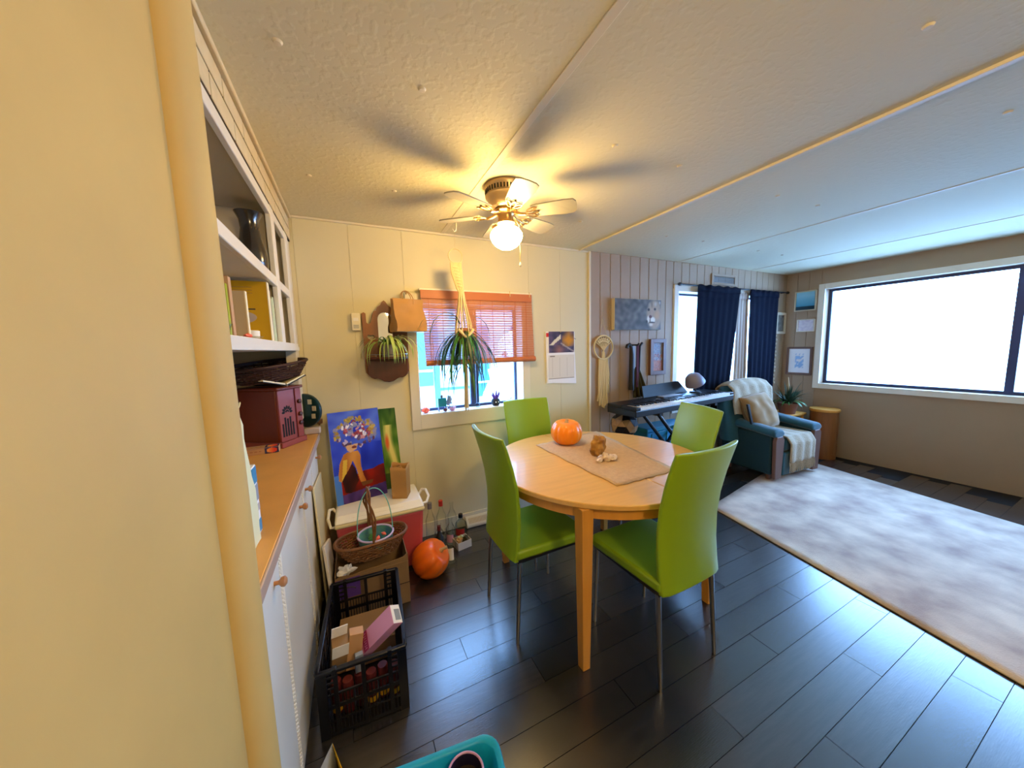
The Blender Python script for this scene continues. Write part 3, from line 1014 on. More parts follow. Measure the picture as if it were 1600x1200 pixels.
# ================================================================== HANGING PLANT
def leaf_mesh(length, droop, w, m, curl=0.0, seg=8):
    """one long leaf from the origin, first up and outwards (+x), then hanging"""
    pts, ws = [], []
    a = droop[0]
    p = Vector((0, 0, 0))
    for i in range(seg + 1):
        t = i / seg
        pts.append(p.copy())
        ws.append(w * (0.55 + 0.9 * t if t < 0.4 else 0.95 * (1 - (t - 0.4) / 0.6) ** 0.7 + 0.03))
        a = droop[0] + (droop[1] - droop[0]) * min(1, t * 1.25) ** 0.8
        p = p + Vector((math.cos(a), curl * t * 0.3, math.sin(a))) * (length / seg)
    return MB().ribbon(pts, ws, (0, 1, 0)).mesh('leaf', m)


def add_leaf(parent, me, loc, rz, s=1.0):
    o = link_mesh('leaf', me, parent)
    Mx = Matrix.Translation(Vector(loc)) @ Matrix.Rotation(rz, 4, 'Z') @ Matrix.Scale(s, 4)
    o.matrix_basis = ROOTM[parent].inverted() @ Mx
    return o


HX, HY = 0.668, 2.215
hg = thing('plant_hanger', 'cream macrame plant hanger with wire ring hanging from a ceiling hook', 'plant hanger', (HX, HY, CEIL))
pts = [(HX + 0.015, HY, CEIL), (HX + 0.015, HY, CEIL - 0.03), (HX + 0.01, HY, CEIL - 0.055), (HX - 0.004, HY, CEIL - 0.06), (HX - 0.012, HY, CEIL - 0.045)]
obj('ceiling_hook', MB().tube(pts, 0.003, 6), W['plastw'], hg)
obj('loop_thread', MB().tube([(HX - 0.002, HY, CEIL - 0.06), (HX, HY, 2.047)], 0.001, 5), W['cord'], hg)
RC = 2.003
obj('ring', MB().tube([(HX + 0.047 * math.cos(2 * PI * i / 32), HY, RC + 0.047 * math.sin(2 * PI * i / 32)) for i in range(32)], 0.0035, 8, closed=True), W['cord'], hg)
PZ = 1.50   # pot centre
top = 1.962
for i in range(8):
    x0 = HX - 0.034 + 0.068 * i / 7
    a = 2 * PI * i / 8 + 0.3
    ex, ey = 0.052 * math.cos(a), 0.052 * math.sin(a)
    px = [(x0, HY, top), (x0 + 0.002, HY - 0.004, 1.90), (HX + 0.02 + (x0 - HX) * 0.6, HY, 1.80), (HX + 0.03 + ex * 0.45, HY + ey * 0.5, 1.70),
          (HX + 0.035 + ex, HY + ey, PZ + 0.06), (HX + 0.035 + ex * 1.1, HY + ey * 1.1, PZ), (HX + 0.035 + ex * 0.7, HY + ey * 0.7, PZ - 0.05), (HX + 0.035, HY, PZ - 0.085)]
    o = obj('cord', MB().tube(px, [0.0065, 0.0065, 0.006, 0.005, 0.005, 0.005, 0.005, 0.005], 6), W['cord'], hg)
mb = MB()
for q in range(7):
    mb.ball((HX + 0.004 * q - 0.004, HY - 0.006, 1.93 - q * 0.020), (0.026 - 0.0016 * q, 0.007, 0.007), 8, 5)
obj('knot_panel', mb, W['cord'], hg, weld=False)
# big chevron knot in front of the pot
mb = MB()
for sgn in (-1, 1):
    mb.tube([(HX + 0.035 + sgn * 0.052, HY - 0.052, PZ + 0.025), (HX + 0.035, HY - 0.066, PZ - 0.035)], 0.009, 8)
obj('chevron_knot', mb, W['cord'], hg, weld=False)
mb = MB()
for q in range(9):
    a = 2 * PI * q / 9
    r_ = 0.008
    mb.tube([(HX + 0.035 + r_ * math.cos(a), HY + r_ * math.sin(a) - 0.01, PZ - 0.075), (HX + 0.033 + r_ * 1.1 * math.cos(a), HY - 0.02 + r_ * math.sin(a), 1.25),
             (HX + 0.030 + r_ * 1.5 * math.cos(a), HY - 0.01 + r_ * math.sin(a) * 1.4, 0.985 + 0.02 * math.sin(q * 2.2))], 0.0042, 5)
obj('tassel', mb, W['cord'], hg, weld=False)

hp = thing('hanging_plant', 'trailing dark green plant in a small pot held by the macrame hanger', 'plant', (HX + 0.035, HY, PZ - 0.06))
obj('pot', MB().lathe([(0.0, -0.012), (0.03, -0.01), (0.044, 0.02), (0.048, 0.07), (0.046, 0.095), (0.042, 0.095), (0.040, 0.075), (0, 0.075)], 22), W['pot'], hp, local=True)
rl = random.Random(5)
lm = [leaf_mesh(0.42, (0.8, -1.62), 0.013, W['leaf']), leaf_mesh(0.34, (0.5, -1.66), 0.014, W['leaf3']), leaf_mesh(0.50, (1.1, -1.6), 0.012, W['leaf']),
      leaf_mesh(0.26, (0.3, -1.62), 0.013, W['leaf']), leaf_mesh(0.30, (0.9, -0.4), 0.010, W['leaf3'])]
lv = [leaf_mesh(0.44, (-0.5, -1.66), 0.017, W['leaf']), leaf_mesh(0.36, (-0.9, -1.64), 0.018, W['leaf3']), leaf_mesh(0.48, (-0.3, -1.66), 0.016, W['leaf3']), leaf_mesh(0.26, (-0.7, -1.68), 0.016, W['leaf'])]
for i in range(96):
    a = rl.uniform(0, 2 * PI)
    add_leaf(hp, lv[i % 4], (HX + 0.035 + 0.032 * math.cos(a), HY + 0.032 * math.sin(a), PZ + 0.03 - 0.05 * rl.random()), a, rl.uniform(0.7, 1.05))
for a, s_, q in ((2.9, 1.0, 2), (3.3, 0.9, 0), (2.7, 0.7, 4), (3.6, 0.95, 2), (3.0, 0.8, 0), (2.5, 0.85, 4), (0.1, 0.8, 2), (3.2, 1.1, 2), (3.45, 0.75, 4)):
    wide = leaf_mesh(0.45, (1.0, -1.5), 0.012, W['leaf']) if q == 2 else lm[q]
    add_leaf(hp, wide, (HX + 0.01, HY - 0.01, PZ + 0.06), a, s_)
for i in range(22):
    a = rl.uniform(0, 2 * PI)
    add_leaf(hp, lv[i % 4], (HX + 0.035 + 0.03 * math.cos(a), HY + 0.045 * math.sin(a), PZ - 0.10 - 0.006 * i), a + 0.4, rl.uniform(0.55, 0.8))

# ================================================================== WALL SHELF, BAG, THERMOSTAT
ws = thing('wall_shelf', 'stained wooden wall shelf with heart cut-out, mirror and scalloped base', 'wall shelf', (0.22, 2.44, 1.19))
out = [(0.083, 1.644), (0.095, 1.652), (0.107, 1.644), (0.109, 1.585), (0.119, 1.576), (0.131, 1.580), (0.141, 1.597), (0.146, 1.63), (0.157, 1.66), (0.172, 1.665),
       (0.182, 1.688), (0.200, 1.700), (0.212, 1.722), (0.224, 1.732)]
low = [(0.084, 1.275), (0.086, 1.255), (0.099, 1.239), (0.115, 1.222), (0.134, 1.214), (0.155, 1.214), (0.172, 1.206), (0.193, 1.192), (0.224, 1.186)]
ax = 0.224
pl = out + [(2 * ax - x, z) for x, z in out[::-1][1:]] + [(2 * ax - x, z) for x, z in low[:-1]] + low[::-1]
# panel assembled from strips so that the heart holes are real openings
def strip_panel(poly, holes, y0, y1, m, parent, name):
    bm = bmesh.new()
    def loop(pts, cw=False):
        vs = [bm.verts.new((x, 0, z)) for x, z in pts]
        return [bm.edges.new((vs[i], vs[(i + 1) % len(vs)])) for i in range(len(vs))]
    ed = loop(poly)
    for h in holes:
        ed += loop(h)
    bmesh.ops.triangle_fill(bm, use_beauty=True, use_dissolve=False, edges=ed)
    r = bmesh.ops.extrude_face_region(bm, geom=list(bm.faces))
    for v in [g for g in r['geom'] if isinstance(g, bmesh.types.BMVert)]:
        v.co.y = y1 - y0
    for v in bm.verts:
        v.co.y += y0
    bmesh.ops.recalc_face_normals(bm, faces=bm.faces)
    me = bpy.data.meshes.new(name)
    inv = ROOTM[parent].inverted()
    bmesh.ops.transform(bm, matrix=inv, verts=bm.verts)
    bm.to_mesh(me)
    bm.free()
    me.materials.append(m)
    return link_mesh(name, me, parent)


def heart(cx, cz, s):
    pts = []
    for i in range(22):
        t = 2 * PI * i / 22
        pts.append((cx + s * 16 * math.sin(t) ** 3 / 17, cz + s * (13 * math.cos(t) - 5 * math.cos(2 * t) - 2 * math.cos(3 * t) - math.cos(4 * t)) / 17))
    return pts


arch = []
for i in range(13):
    a = PI * i / 12
    arch.append((ax + 0.046 * math.cos(a), 1.605 + 0.05 * math.sin(a)))
arch = [(ax + 0.046, 1.46)] + arch + [(ax - 0.046, 1.46)]
strip_panel(pl, [heart(0.130, 1.488, 0.024), heart(0.318, 1.488, 0.024), arch], 2.428, 2.446, W['wood'], ws, 'back_panel')
obj('mirror', MB().box((ax - 0.06, 2.4462, 1.44), (ax + 0.06, 2.451, 1.67)), W['mirror'], ws)
obj('ledge', MB().prism([(0.092, 2.428), (0.356, 2.428), (0.350, 2.36), (0.30, 2.318), (0.224, 2.306), (0.148, 2.318), (0.098, 2.36)], (0, 0, 1.343), (1, 0, 0), (0, 1, 0), (0, 0, 0.014)), W['darkwood'], ws, bevel=0.003)
obj('scalloped_front', MB().prism([(x, z) for x, z in [(0.095, 1.343), (0.095, 1.275)] + low[2:] + [(2 * ax - x, z) for x, z in low[::-1][1:-2]] + [(0.353, 1.275), (0.353, 1.343)]], (0, 2.400, 0), (1, 0, 0), (0, 0, 1), (0, 0.016, 0)), W['darkwood'], ws, bevel=0.003)  # darker than the back panel: the hanging bag's shade is in the colour
rail = [(0.098, 2.372, 1.372), (0.110, 2.350, 1.374), (0.148, 2.322, 1.374), (0.224, 2.310, 1.374), (0.30, 2.322, 1.374), (0.338, 2.350, 1.374), (0.350, 2.372, 1.372)]
mb = MB().tube(rail, 0.0022, 6)
for p in rail:
    mb.tube([(p[0], p[1] + 0.002, 1.356), p], 0.0015, 5)
obj('wire_rail', mb, W['chrome'], ws, weld=False)

sp = thing('spider_plant', 'striped pale spider plant in a grey pot on the wooden wall shelf', 'plant', (0.222, 2.368, 1.357))
obj('pot', MB().lathe([(0, 0), (0.034, 0), (0.046, 0.075), (0.048, 0.08), (0.043, 0.08), (0.040, 0.07), (0, 0.068)], 22), W['potg'], sp, local=True)
obj('soil', MB().lathe([(0, 0.071), (0.0405, 0.0695)], 16, cap=False), W['soil'], sp, local=True)
lp = [leaf_mesh(0.34, (1.15, -1.55), 0.014, W['leaf2']), leaf_mesh(0.26, (0.8, -1.6), 0.013, W['leaf2']), leaf_mesh(0.24, (1.2, -0.9), 0.010, W['leaf']), leaf_mesh(0.34, (0.9, -1.1), 0.009, W['leaf'])]
rl = random.Random(9)
for i in range(40):
    a = rl.uniform(PI * 0.9, PI * 2.15)
    add_leaf(sp, lp[i % 3], (0.222 + 0.012 * math.cos(a), 2.368 + 0.012 * math.sin(a), 1.425), a, rl.uniform(0.75, 1.1))
for a, s_ in ((-0.05, 1.0), (-0.2, 0.9), (0.1, 0.85), (-0.4, 1.0), (-0.55, 0.9), (-0.1, 0.7)):
    add_leaf(sp, lp[3], (0.235, 2.360, 1.43), a, s_)

# paper bag on a hook
bg_ = thing('paper_bag', 'brown paper carrier bag hanging by its handles on the wall above the shelf', 'bag', (0.35, 2.36, 1.50))
def sack(parent, x0, x1, y0, y1, z0, z1, top_pinch, m, wob=0.006, seed=0, fold=True):
    def fn(u, v):
        z = z0 + (z1 - z0) * v
        k = top_pinch * max(0, (v - 0.35) / 0.65)
        yy0, yy1 = y0 + (y1 - y0) * k * 0.5, y1 - (y1 - y0) * k * 0.5
        s_ = (u * 4) % 4
        if s_ < 1:
            p = Vector((x0 + (x1 - x0) * s_, yy0, z))
        elif s_ < 2:
            p = Vector((x1 - 0.02 * k * math.sin(PI * (s_ - 1)), yy0 + (yy1 - yy0) * (s_ - 1), z))
        elif s_ < 3:
            p = Vector((x1 - (x1 - x0) * (s_ - 2), yy1, z))
        else:
            p = Vector((x0 + 0.02 * k * math.sin(PI * (s_ - 3)), yy1 - (yy1 - yy0) * (s_ - 3), z))
        return p + Vector((nz(p.x * 16, p.z * 16, 1, seed + p.y * 9), nz(p.x * 15, p.z * 15, 1, seed + 5 + p.y * 9), 0)) * wob
    mb = MB().surf(fn, 32, 10, True)
    k = len(mb.v)
    mb.box((x0 + 0.002, y0 + 0.002, z0), (x1 - 0.002, y1 - 0.002, z0 + 0.003))
    return obj('sack', mb, m, parent, ang=30, weld=False)
sack(bg_, 0.262, 0.462, 2.285, 2.415, 1.520, 1.735, 0.75, W['kraft'], 0.022, 3)
for yy_ in (2.335, 2.368):
    pts = [(0.325, yy_, 1.70)] + [(0.362 + 0.036 * math.cos(PI - PI * i / 8), yy_ + (2.395 - yy_) * math.sin(PI * i / 8) * 0.6, 1.74 + 0.052 * math.sin(PI * i / 8)) for i in range(9)] + [(0.398, yy_, 1.70)]
    obj('handle', MB().tube(pts, 0.003, 6), W['kraft'], bg_)
bg_.rotation_euler.z = 0.24
hk = thing('wall_hook', 'small wall hook above the hanging paper bag', 'hook', (0.362, 2.44, 1.80))
obj('hook', MB().tube([(0.362, 2.452, 1.800), (0.362, 2.40, 1.786), (0.362, 2.366, 1.768), (0.362, 2.352, 1.772), (0.362, 2.35, 1.784)], 0.0032, 6), W['brass'], hk)

th = thing('thermostat', 'small cream wall thermostat left of the wooden shelf', 'thermostat', (0.045, 2.452, 1.59))
obj('cover', MB().box((0.020, 2.424, 1.533), (0.074, 2.452, 1.645)), W['plastw'], th, bevel=0.005)
mb = MB()
for i in range(4):
    mb.box((0.030, 2.4225, 1.548 + i * 0.006), (0.062, 2.4245, 1.551 + i * 0.006))
obj('vents', mb, W['greyp'], th, weld=False)
obj('display', MB().box((0.032, 2.4228, 1.595), (0.062, 2.4245, 1.615)), W['whitep'], th)

# ================================================================== CALENDAR
ca = thing('wall_calendar', 'wall calendar with a dark photo above a blank-looking month grid', 'calendar', (1.64, 2.45, 1.30))
obj('sheet', MB().box((1.492, 2.4462, 1.080), (1.786, 2.4500, 1.520)), W['whitep'], ca)
obj('sheet', MB().prism([(1.502, 1.085), (1.800, 1.062), (1.786, 1.34), (1.495, 1.34)], (0, 2.4420, 0), (1, 0, 0), (0, 0, 1), (0, 0.001, 0)), W['whitep'], ca)


def cal_photo(s, t):
    c = mix(hexc('3a3a52'), hexc('6a5a78'), 0.5 + nz(s, t, 5))
    if t > 0.35 and s > 0.55:
        c = mix(c, hexc('c98a2c'), 1.3 - 3 * abs(s - 0.8) - 2.2 * abs(t - 0.62))
    if abs((t - 0.42) - (s - 0.18) * 1.1) < 0.10 * (1 - abs(t - 0.72)) and 0.4 < t < 0.98 and s < 0.52:
        c = mix(c, hexc('e8e2c8'), 0.9)
    if t < 0.4:
        c = mix(c, hexc('9a6a62'), 0.9 - 3 * abs(s - 0.45) - 1.6 * abs(t - 0.2))
    if abs(t - 0.5 + 0.8 * (s - 0.5)) < 0.03 and s > 0.5:
        c = mix(c, hexc('c8c0b8'), 0.7)
    if t < 0.05 and 0.25 < s < 0.75:
        c = hexc('e2dcc8')
    if s < 0.10:
        c = hexc('ece4d6')
        if 0.78 < t < 0.95:
            c = hexc('c03028')
    return c


painted('photo', (1.495, 2.4455, 1.325), (0.285, 0, 0), (0, 0, 0.195), 40, 28, cal_photo, W['paper'], ca)


def cal_grid(s, t):
    c = hexc('dcd6cc')
    g = (s * 7) % 1 < 0.06 or (t * 5.5) % 1 < 0.06
    if g and 0.08 < t < 0.90:
        c = hexc('c4bdb2')
    if 0.93 < t < 0.97 and 0.05 < s < 0.25:
        c = hexc('6a645e')
    if t < 0.03:
        c = hexc('9a938a')
    return c


painted('month_grid', (1.512, 2.4412, 1.115), (0.265, 0, 0), (0, 0, 0.205), 60, 50, cal_grid, W['paper'], ca)
obj('pin', MB().ball((1.64, 2.444, 1.515), 0.004, 8, 6), W['brass'], ca)
obj('clip', MB().tube([(1.782, 2.445, 1.462), (1.795, 2.438, 1.452)], 0.003, 6), W['chrome'], ca)

# ================================================================== GREY WALL DECOR
GY = 2.447
tr = thing('macrame_tree', 'cream macrame tree-of-life hoop with long fringe on the grey panelling', 'wall hanging', (2.100, 2.44, 1.36))
cx, cz, rr = 2.100, 1.372, 0.108
obj('hoop', MB().tube([(cx + rr * math.cos(2 * PI * i / 40), GY - 0.014, cz + rr * math.sin(2 * PI * i / 40)) for i in range(40)], 0.008, 8, closed=True), W['cord'], tr)
mb = MB()
for i in range(9):
    a = math.radians(30 + 120 * i / 8)
    e = Vector((cx + (rr - 0.004) * math.cos(a), GY - 0.014, cz + (rr - 0.004) * math.sin(a)))
    m1 = Vector((cx + 0.045 * math.cos(a), GY - 0.015, cz + 0.025 * math.sin(a)))
    mb.tube([(cx + 0.004 * (i - 4), GY - 0.014, cz - rr + 0.01), (cx + 0.003 * (i - 4), GY - 0.015, cz - 0.045), m1, e], 0.0042, 6)
    if 0 < i < 8:
        for sg in (-1, 1):
            mb.ball(m1.lerp(e, 0.55 + 0.12 * sg), (0.013, 0.006, 0.011), 7, 5)
obj('woven_tree', mb, W['cord'], tr, weld=False)
mb = MB()
rl = random.Random(2)
for i in range(12):
    x = cx - 0.06 + 0.12 * i / 11
    ln = 0.80 + 0.05 * abs(i - 5.5) / 5.5 + rl.uniform(-0.01, 0.03)
    if i == 11:
        ln = 1.04
    mb.tube([(cx + (x - cx) * 0.8, GY - 0.012, cz - rr + 0.012), (x + 0.004, GY - 0.014, 1.12), (x + rl.uniform(-.006, .006), GY - 0.012, 0.95), (x + rl.uniform(-.008, .008), GY - 0.012, ln)], [0.006, 0.006, 0.0055, 0.007], 6)
obj('fringe', mb, W['cord'], tr, weld=False)
mb = MB()
for sg in (-1, 1):
    mb.tube([(cx + sg * 0.040, GY - 0.012, cz + rr - 0.008), (cx - 0.005, GY - 0.004, 1.63)], 0.0015, 5)
mb.tube([(cx - 0.005, GY - 0.004, 1.63), (cx - 0.006, GY - 0.004, 1.78)], 0.0012, 5)
obj('hanging_string', mb, W['cord'], tr, weld=False)

li = thing('lion_canvas', 'wide grey canvas print of a lion face above the keyboard', 'canvas print', (2.52, 2.43, 1.52))
lx0, lx1, lz0, lz1, ly = 2.205, 2.800, 1.530, 1.818, 2.405
obj('canvas_block', MB().box((lx0, ly, lz0), (lx1, GY, lz1)), W['framec'], li, bevel=0.002)


def lion(s, t):
    c = mix(hexc('4b4a4a'), hexc('77736e'), 0.45 + 0.9 * nz(s * 9, t * 5, 1.2))
    c = mix(c, hexc('39383b'), 0.7 * max(0, nz(s * 4 + 3, t * 3)) + 0.25 * max(0, 0.35 - t))
    if s > 0.62:
        d = math.hypot((s - 0.85) / 0.17, (t - 0.5) / 0.50)
        if d < 1.15:
            k = min(1, (1.15 - d) * 3.2)
            c = mix(c, mix(hexc('a08a74'), hexc('b59a80'), 0.5 + nz(s * 20, t * 8)), 0.85 * k)
    def el(cx, cy, rx, ry):
        return max(0.0, 1.0 - math.hypot((s - cx) / rx, (t - cy) / ry))
    for cx, cy, rx, ry, col, k in ((0.87, 0.86, 0.045, 0.12, 'b3a698', 1.1), (0.735, 0.83, 0.035, 0.10, '9a8d80', 1), (0.79, 0.84, 0.022, 0.16, '6a5c50', 1.1), (0.97, 0.91, 0.025, 0.07, 'b0a79c', 1.5),
                                   (0.91, 0.50, 0.09, 0.22, 'b4906e', 1.5), (0.79, 0.58, 0.035, 0.16, 'a98c78', 2), (0.86, 0.69, 0.030, 0.050, '2b2320', 3), (0.72, 0.67, 0.030, 0.055, '2f2724', 3),
                                   (0.815, 0.33, 0.065, 0.12, 'e2ddd4', 2.5), (0.715, 0.35, 0.035, 0.14, 'd8d2c8', 2.5), (0.775, 0.17, 0.06, 0.07, 'cfc8be', 1.6), (0.76, 0.44, 0.040, 0.060, '5a3430', 3),
                                   (0.757, 0.32, 0.010, 0.10, '3a2c2a', 3), (0.80, 0.245, 0.08, 0.028, '2c2422', 3), (0.68, 0.27, 0.03, 0.06, '35302e', 2)):
        c = mix(c, hexc(col), k * el(cx, cy, rx, ry))
    return c


painted('print', (lx0 + 0.001, ly - 0.0006, lz0 + 0.001), (lx1 - lx0 - 0.002, 0, 0), (0, 0, lz1 - lz0 - 0.002), 120, 60, lion, W['art'], li)

fp = thing('framed_picture', 'narrow brown framed picture of coloured figures under the lion canvas', 'picture', (2.79, 2.44, 1.08))
fx0, fx1, fz0, fz1 = 2.685, 2.905, 1.080, 1.440
mb = MB()
for lo, hi in (((fx0, fz0), (fx0 + 0.04, fz1)), ((fx1 - 0.04, fz0), (fx1, fz1)), ((fx0 + 0.04, fz0), (fx1 - 0.04, fz0 + 0.04)), ((fx0 + 0.04, fz1 - 0.04), (fx1 - 0.04, fz1))):
    mb.box((lo[0], GY - 0.03, lo[1]), (hi[0], GY, hi[1]))
obj('frame', mb, W['frame'], fp, bevel=0.003)
pal = [hexc('8aa0b4'), hexc('5a6f8c'), hexc('c6c0b8'), hexc('a8564a'), hexc('b98a78'), hexc('48506a'), hexc('9fb2c4')]


def figures(s, t):
    i = int(abs(nz(s * 4, t * 6, 1.3, 4)) * 20 + t * 2) % 7
    c = pal[i]
    if t < 0.38:
        c = mix(c, hexc('b06a58'), 0.65)
    elif t > 0.6:
        c = mix(c, hexc('8098b4'), 0.6)
    return c


painted('print', (fx0 + 0.04, GY - 0.012, fz0 + 0.04), (fx1 - fx0 - 0.08, 0, 0), (0, 0, fz1 - fz0 - 0.08), 22, 44, figures, W['art'], fp)

vt = thing('wall_vent', 'grey rectangular vent grille high above the living room window', 'vent', (3.81, 2.44, 2.07))
mb = MB()
for lo, hi in (((3.60, 2.022), (3.632, 2.135)), ((4.00, 2.022), (4.032, 2.135)), ((3.632, 2.022), (4.00, 2.045)), ((3.632, 2.112), (4.00, 2.135))):
    mb.box((lo[0], GY - 0.016, lo[1]), (hi[0], GY + 0.001, hi[1]))
obj('frame', mb, W['grey'], vt, bevel=0.003)
for i in range(5):
    obj('slat', MB().box((3.632, GY - 0.010, 2.049 + i * 0.0125), (4.00, GY - 0.002, 2.056 + i * 0.0125)), W['chrome'], vt)

# curtains
rod = thing('curtain_rod', 'black curtain rod with ball finials over the living room window', 'curtain rod', (4.03, 2.40, 1.985))
obj('pole', MB().tube([(3.05, 2.395, 1.985), (5.03, 2.395, 1.985)], 0.008, 10), W['blackm'], rod)
for x in (3.05, 5.03):
    obj('finial', MB().ball((x, 2.395, 1.985), (0.028, 0.017, 0.017), 12, 8), W['blackm'], rod)
for x in (3.10, 4.98):
    obj('bracket', MB().tube([(x, 2.449, 1.985), (x, 2.40, 1.985)], 0.006, 8), W['blackm'], rod)


def curtain(name, label, x0t, x1t, x0b, x1b, z0, z1, m, cat, y=2.392, folds=7, amp=0.013, group=None):
    def fn(u, v):
        z = z0 + (z1 - z0) * v
        xa, xb = x0b + (x0t - x0b) * v, x1b + (x1t - x1b) * v
        a = amp * (0.25 + 0.75 * (1 - v))
        return Vector((xa + (xb - xa) * u, y + a * math.sin(u * folds * 2 * PI) + 0.4 * a * math.sin(u * 23 + v * 3), z + (0.006 * math.sin(u * 31) if v == 1 else 0)))
    t = thing(name, label, cat, ((x0t + x1t) / 2, y, z0), 0, group)
    obj('panel', MB().surf(fn, 84, 12), m, t, solid=0.003)
    hem = MB().surf(lambda u, v: fn(u, 1 - 0.035 * v) + Vector((0, -0.006, 0.018 * (1 - v))), 84, 1)
    obj('rod_pocket', hem, m, t, solid=0.003)
    return t


curtain('curtain', 'wide navy curtain nearer the keyboard, left of the two navy curtains', 3.312, 4.035, 3.28, 3.86, 0.55, 1.975, W['navy'], 'curtain', 2.385, 7, 0.006, 'navy curtains')
curtain('curtain', 'navy curtain beside the room corner behind the potted plant', 4.225, 4.815, 4.25, 4.78, 0.45, 1.965, W['navy'], 'curtain', 2.385, 6, 0.008, 'navy curtains')
curtain('drape', 'taupe drape hanging between the two navy curtains', 4.045, 4.25, 4.03, 4.27, 0.45, 1.93, W['drape'], 'curtain', 2.418, 4, 0.010)
# narrow cream trim at the curtain's right, and corner pictures
pc_ = thing('corner_picture', 'small cream framed drawing tilted beside the corner right of the navy curtain', 'picture', (5.00, 2.43, 1.47))
mb = MB()
for lo, hi in (((4.885, 1.475), (4.915, 1.740)), ((5.072, 1.475), (5.102, 1.740)), ((4.915, 1.475), (5.072, 1.505)), ((4.915, 1.710), (5.072, 1.740))):
    mb.box((lo[0], GY - 0.022, lo[1]), (hi[0], GY, hi[1]))
obj('frame', mb, W['framec'], pc_, bevel=0.003)
painted('drawing', (4.915, GY - 0.006, 1.505), (0.157, 0, 0), (0, 0, 0.205), 14, 18, lambda s, t: mix(hexc('8b8880'), hexc('5f5f5c'), 0.5 + nz(s * 5, t * 5)), W['art'], pc_)
gl = thing('light_garland', 'string of tiny white garland lights hanging below the corner drawing', 'garland', (4.90, 2.44, 0.9))
gp = [(4.90 + 0.012 * math.sin(i * 1.7), GY - 0.008, 1.46 - i * 0.05) for i in range(13)]
obj('string', MB().tube(gp, 0.004, 6), W['framec'], gl)
mb = MB()
for p in gp:
    mb.ball((p[0] + 0.012, p[1] - 0.004, p[2] - 0.01), (0.012, 0.006, 0.014), 6, 5)
obj('tiny_bulbs', mb, W['framec'], gl, weld=False)['kind'] = 'stuff'


def side_picture(name, label, y0, y1, z0, z1, fm, b, fn):
    t = thing(name, label, 'picture', (XR - 0.02, (y0 + y1) / 2, z0))
    X0 = XR - 0.006
    mb = MB()
    for lo, hi in (((y0, z0), (y0 + b, z1)), ((y1 - b, z0), (y1, z1)), ((y0 + b, z0), (y1 - b, z0 + b)), ((y0 + b, z1 - b), (y1 - b, z1))):
        mb.box((X0 - 0.022, lo[0], lo[1]), (X0, hi[0], hi[1]))
    obj('frame', mb, fm, t, bevel=0.003)
    painted('print', (X0 - 0.008, y1 - b, z0 + b), (0, -(y1 - y0 - 2 * b), 0), (0, 0, z1 - z0 - 2 * b), 18, 22, fn, W['art'], t)
    return t


side_picture('framed_print', 'brown framed pale blue print low on the right wall', 2.125, 2.395, 0.955, 1.300, W['frame'], 0.022, lambda s, t: mix(hexc('e6eaf0'), hexc('8fb4dc'), 1 if 0.3 < s < 0.7 and 0.2 < t < 0.8 and nz(s * 6, t * 9) > -0.1 else 0))

side_picture('seascape_print', 'small cyan seascape print high on the right wall by the corner', 2.125, 2.345, 1.745, 1.985, W['framec'], 0.012, lambda s, t: mix(hexc('2f7fa8'), hexc('8fd0ea'), t * 1.3) if t > 0.2 else hexc('1c3440'))
side_picture('pale_print', 'small pale lilac print between two pictures on the right wall', 2.125, 2.305, 1.490, 1.640, W['white'], 0.010, lambda s, t: mix(hexc('c9c6da'), hexc('e4e2ee'), 0.5 + nz(s * 5, t * 5)))

# ================================================================== KEYBOARD CORNER
KA = math.atan2(2.005 - 1.900, 3.36 - 1.965)
kb = thing('digital_piano', 'black digital piano keyboard on a crossed metal stand', 'keyboard', (1.96, 1.895, 0.0), KA)
KL, KD, K0, K1 = 1.40, 0.30, 0.825, 0.905
def L_(n, mb, m, **k):
    return obj(n, mb, m, kb, local=True, **k)
L_('body', MB().box((0, 0, K0), (KL, KD, K0 + 0.05)).box((0, 0.150, K0 + 0.05), (KL, KD, K1)).box((0, 0, K0 + 0.05), (0.055, 0.150, K1 - 0.004)).box((KL - 0.055, 0, K0 + 0.05), (KL, 0.150, K1 - 0.004)), W['black'], bevel=0.005)
nk = 52
kw = (KL - 0.114) / nk
km = MB().box((0.0006, 0, 0), (kw - 0.0006, 0.140, 0.022)).mesh('white_key', W['ivory'])
for i in range(nk):
    o = link_mesh('white_key', km, kb)
    o.location = (0.057 + i * kw, 0.006, K0 + 0.051)
bm_ = MB().box((0, 0, 0), (kw * 0.55, 0.088, 0.010)).mesh('black_key', W['black'])
for i in range(nk - 1):
    if i % 7 in (0, 1, 3, 4, 5):
        o = link_mesh('black_key', bm_, kb)
        o.location = (0.057 + (i + 1) * kw - kw * 0.275, 0.058, K0 + 0.073)
for i in range(9):
    L_('button', MB().box((0.50 + i * 0.032, 0.19, K1), (0.52 + i * 0.032, 0.20, K1 + 0.004)), W['greyp'])
L_('display', MB().box((0.85, 0.185, K1), (0.97, 0.225, K1 + 0.002)), W['blueglass'])
L_('music_rest', MB().prism([(0.42, 0.0), (1.08, 0.0), (0.98, 0.115), (0.44, 0.105)], (0, 0.27, K1 + 0.002), (1, 0, 0), (0, 0.35, 1), (0, 0.012, -0.003)), W['blackm'], bevel=0.003)
for yy_ in (0.06, 0.24):
    L_('stand_leg', MB().tube([(0.30, yy_, 0.012), (1.10, yy_, K0 - 0.006)], 0.016, 8), W['black'])
    L_('stand_leg', MB().tube([(1.10, yy_ - 0.03, 0.012), (0.30, yy_ - 0.03, K0 - 0.006)], 0.016, 8), W['black'])
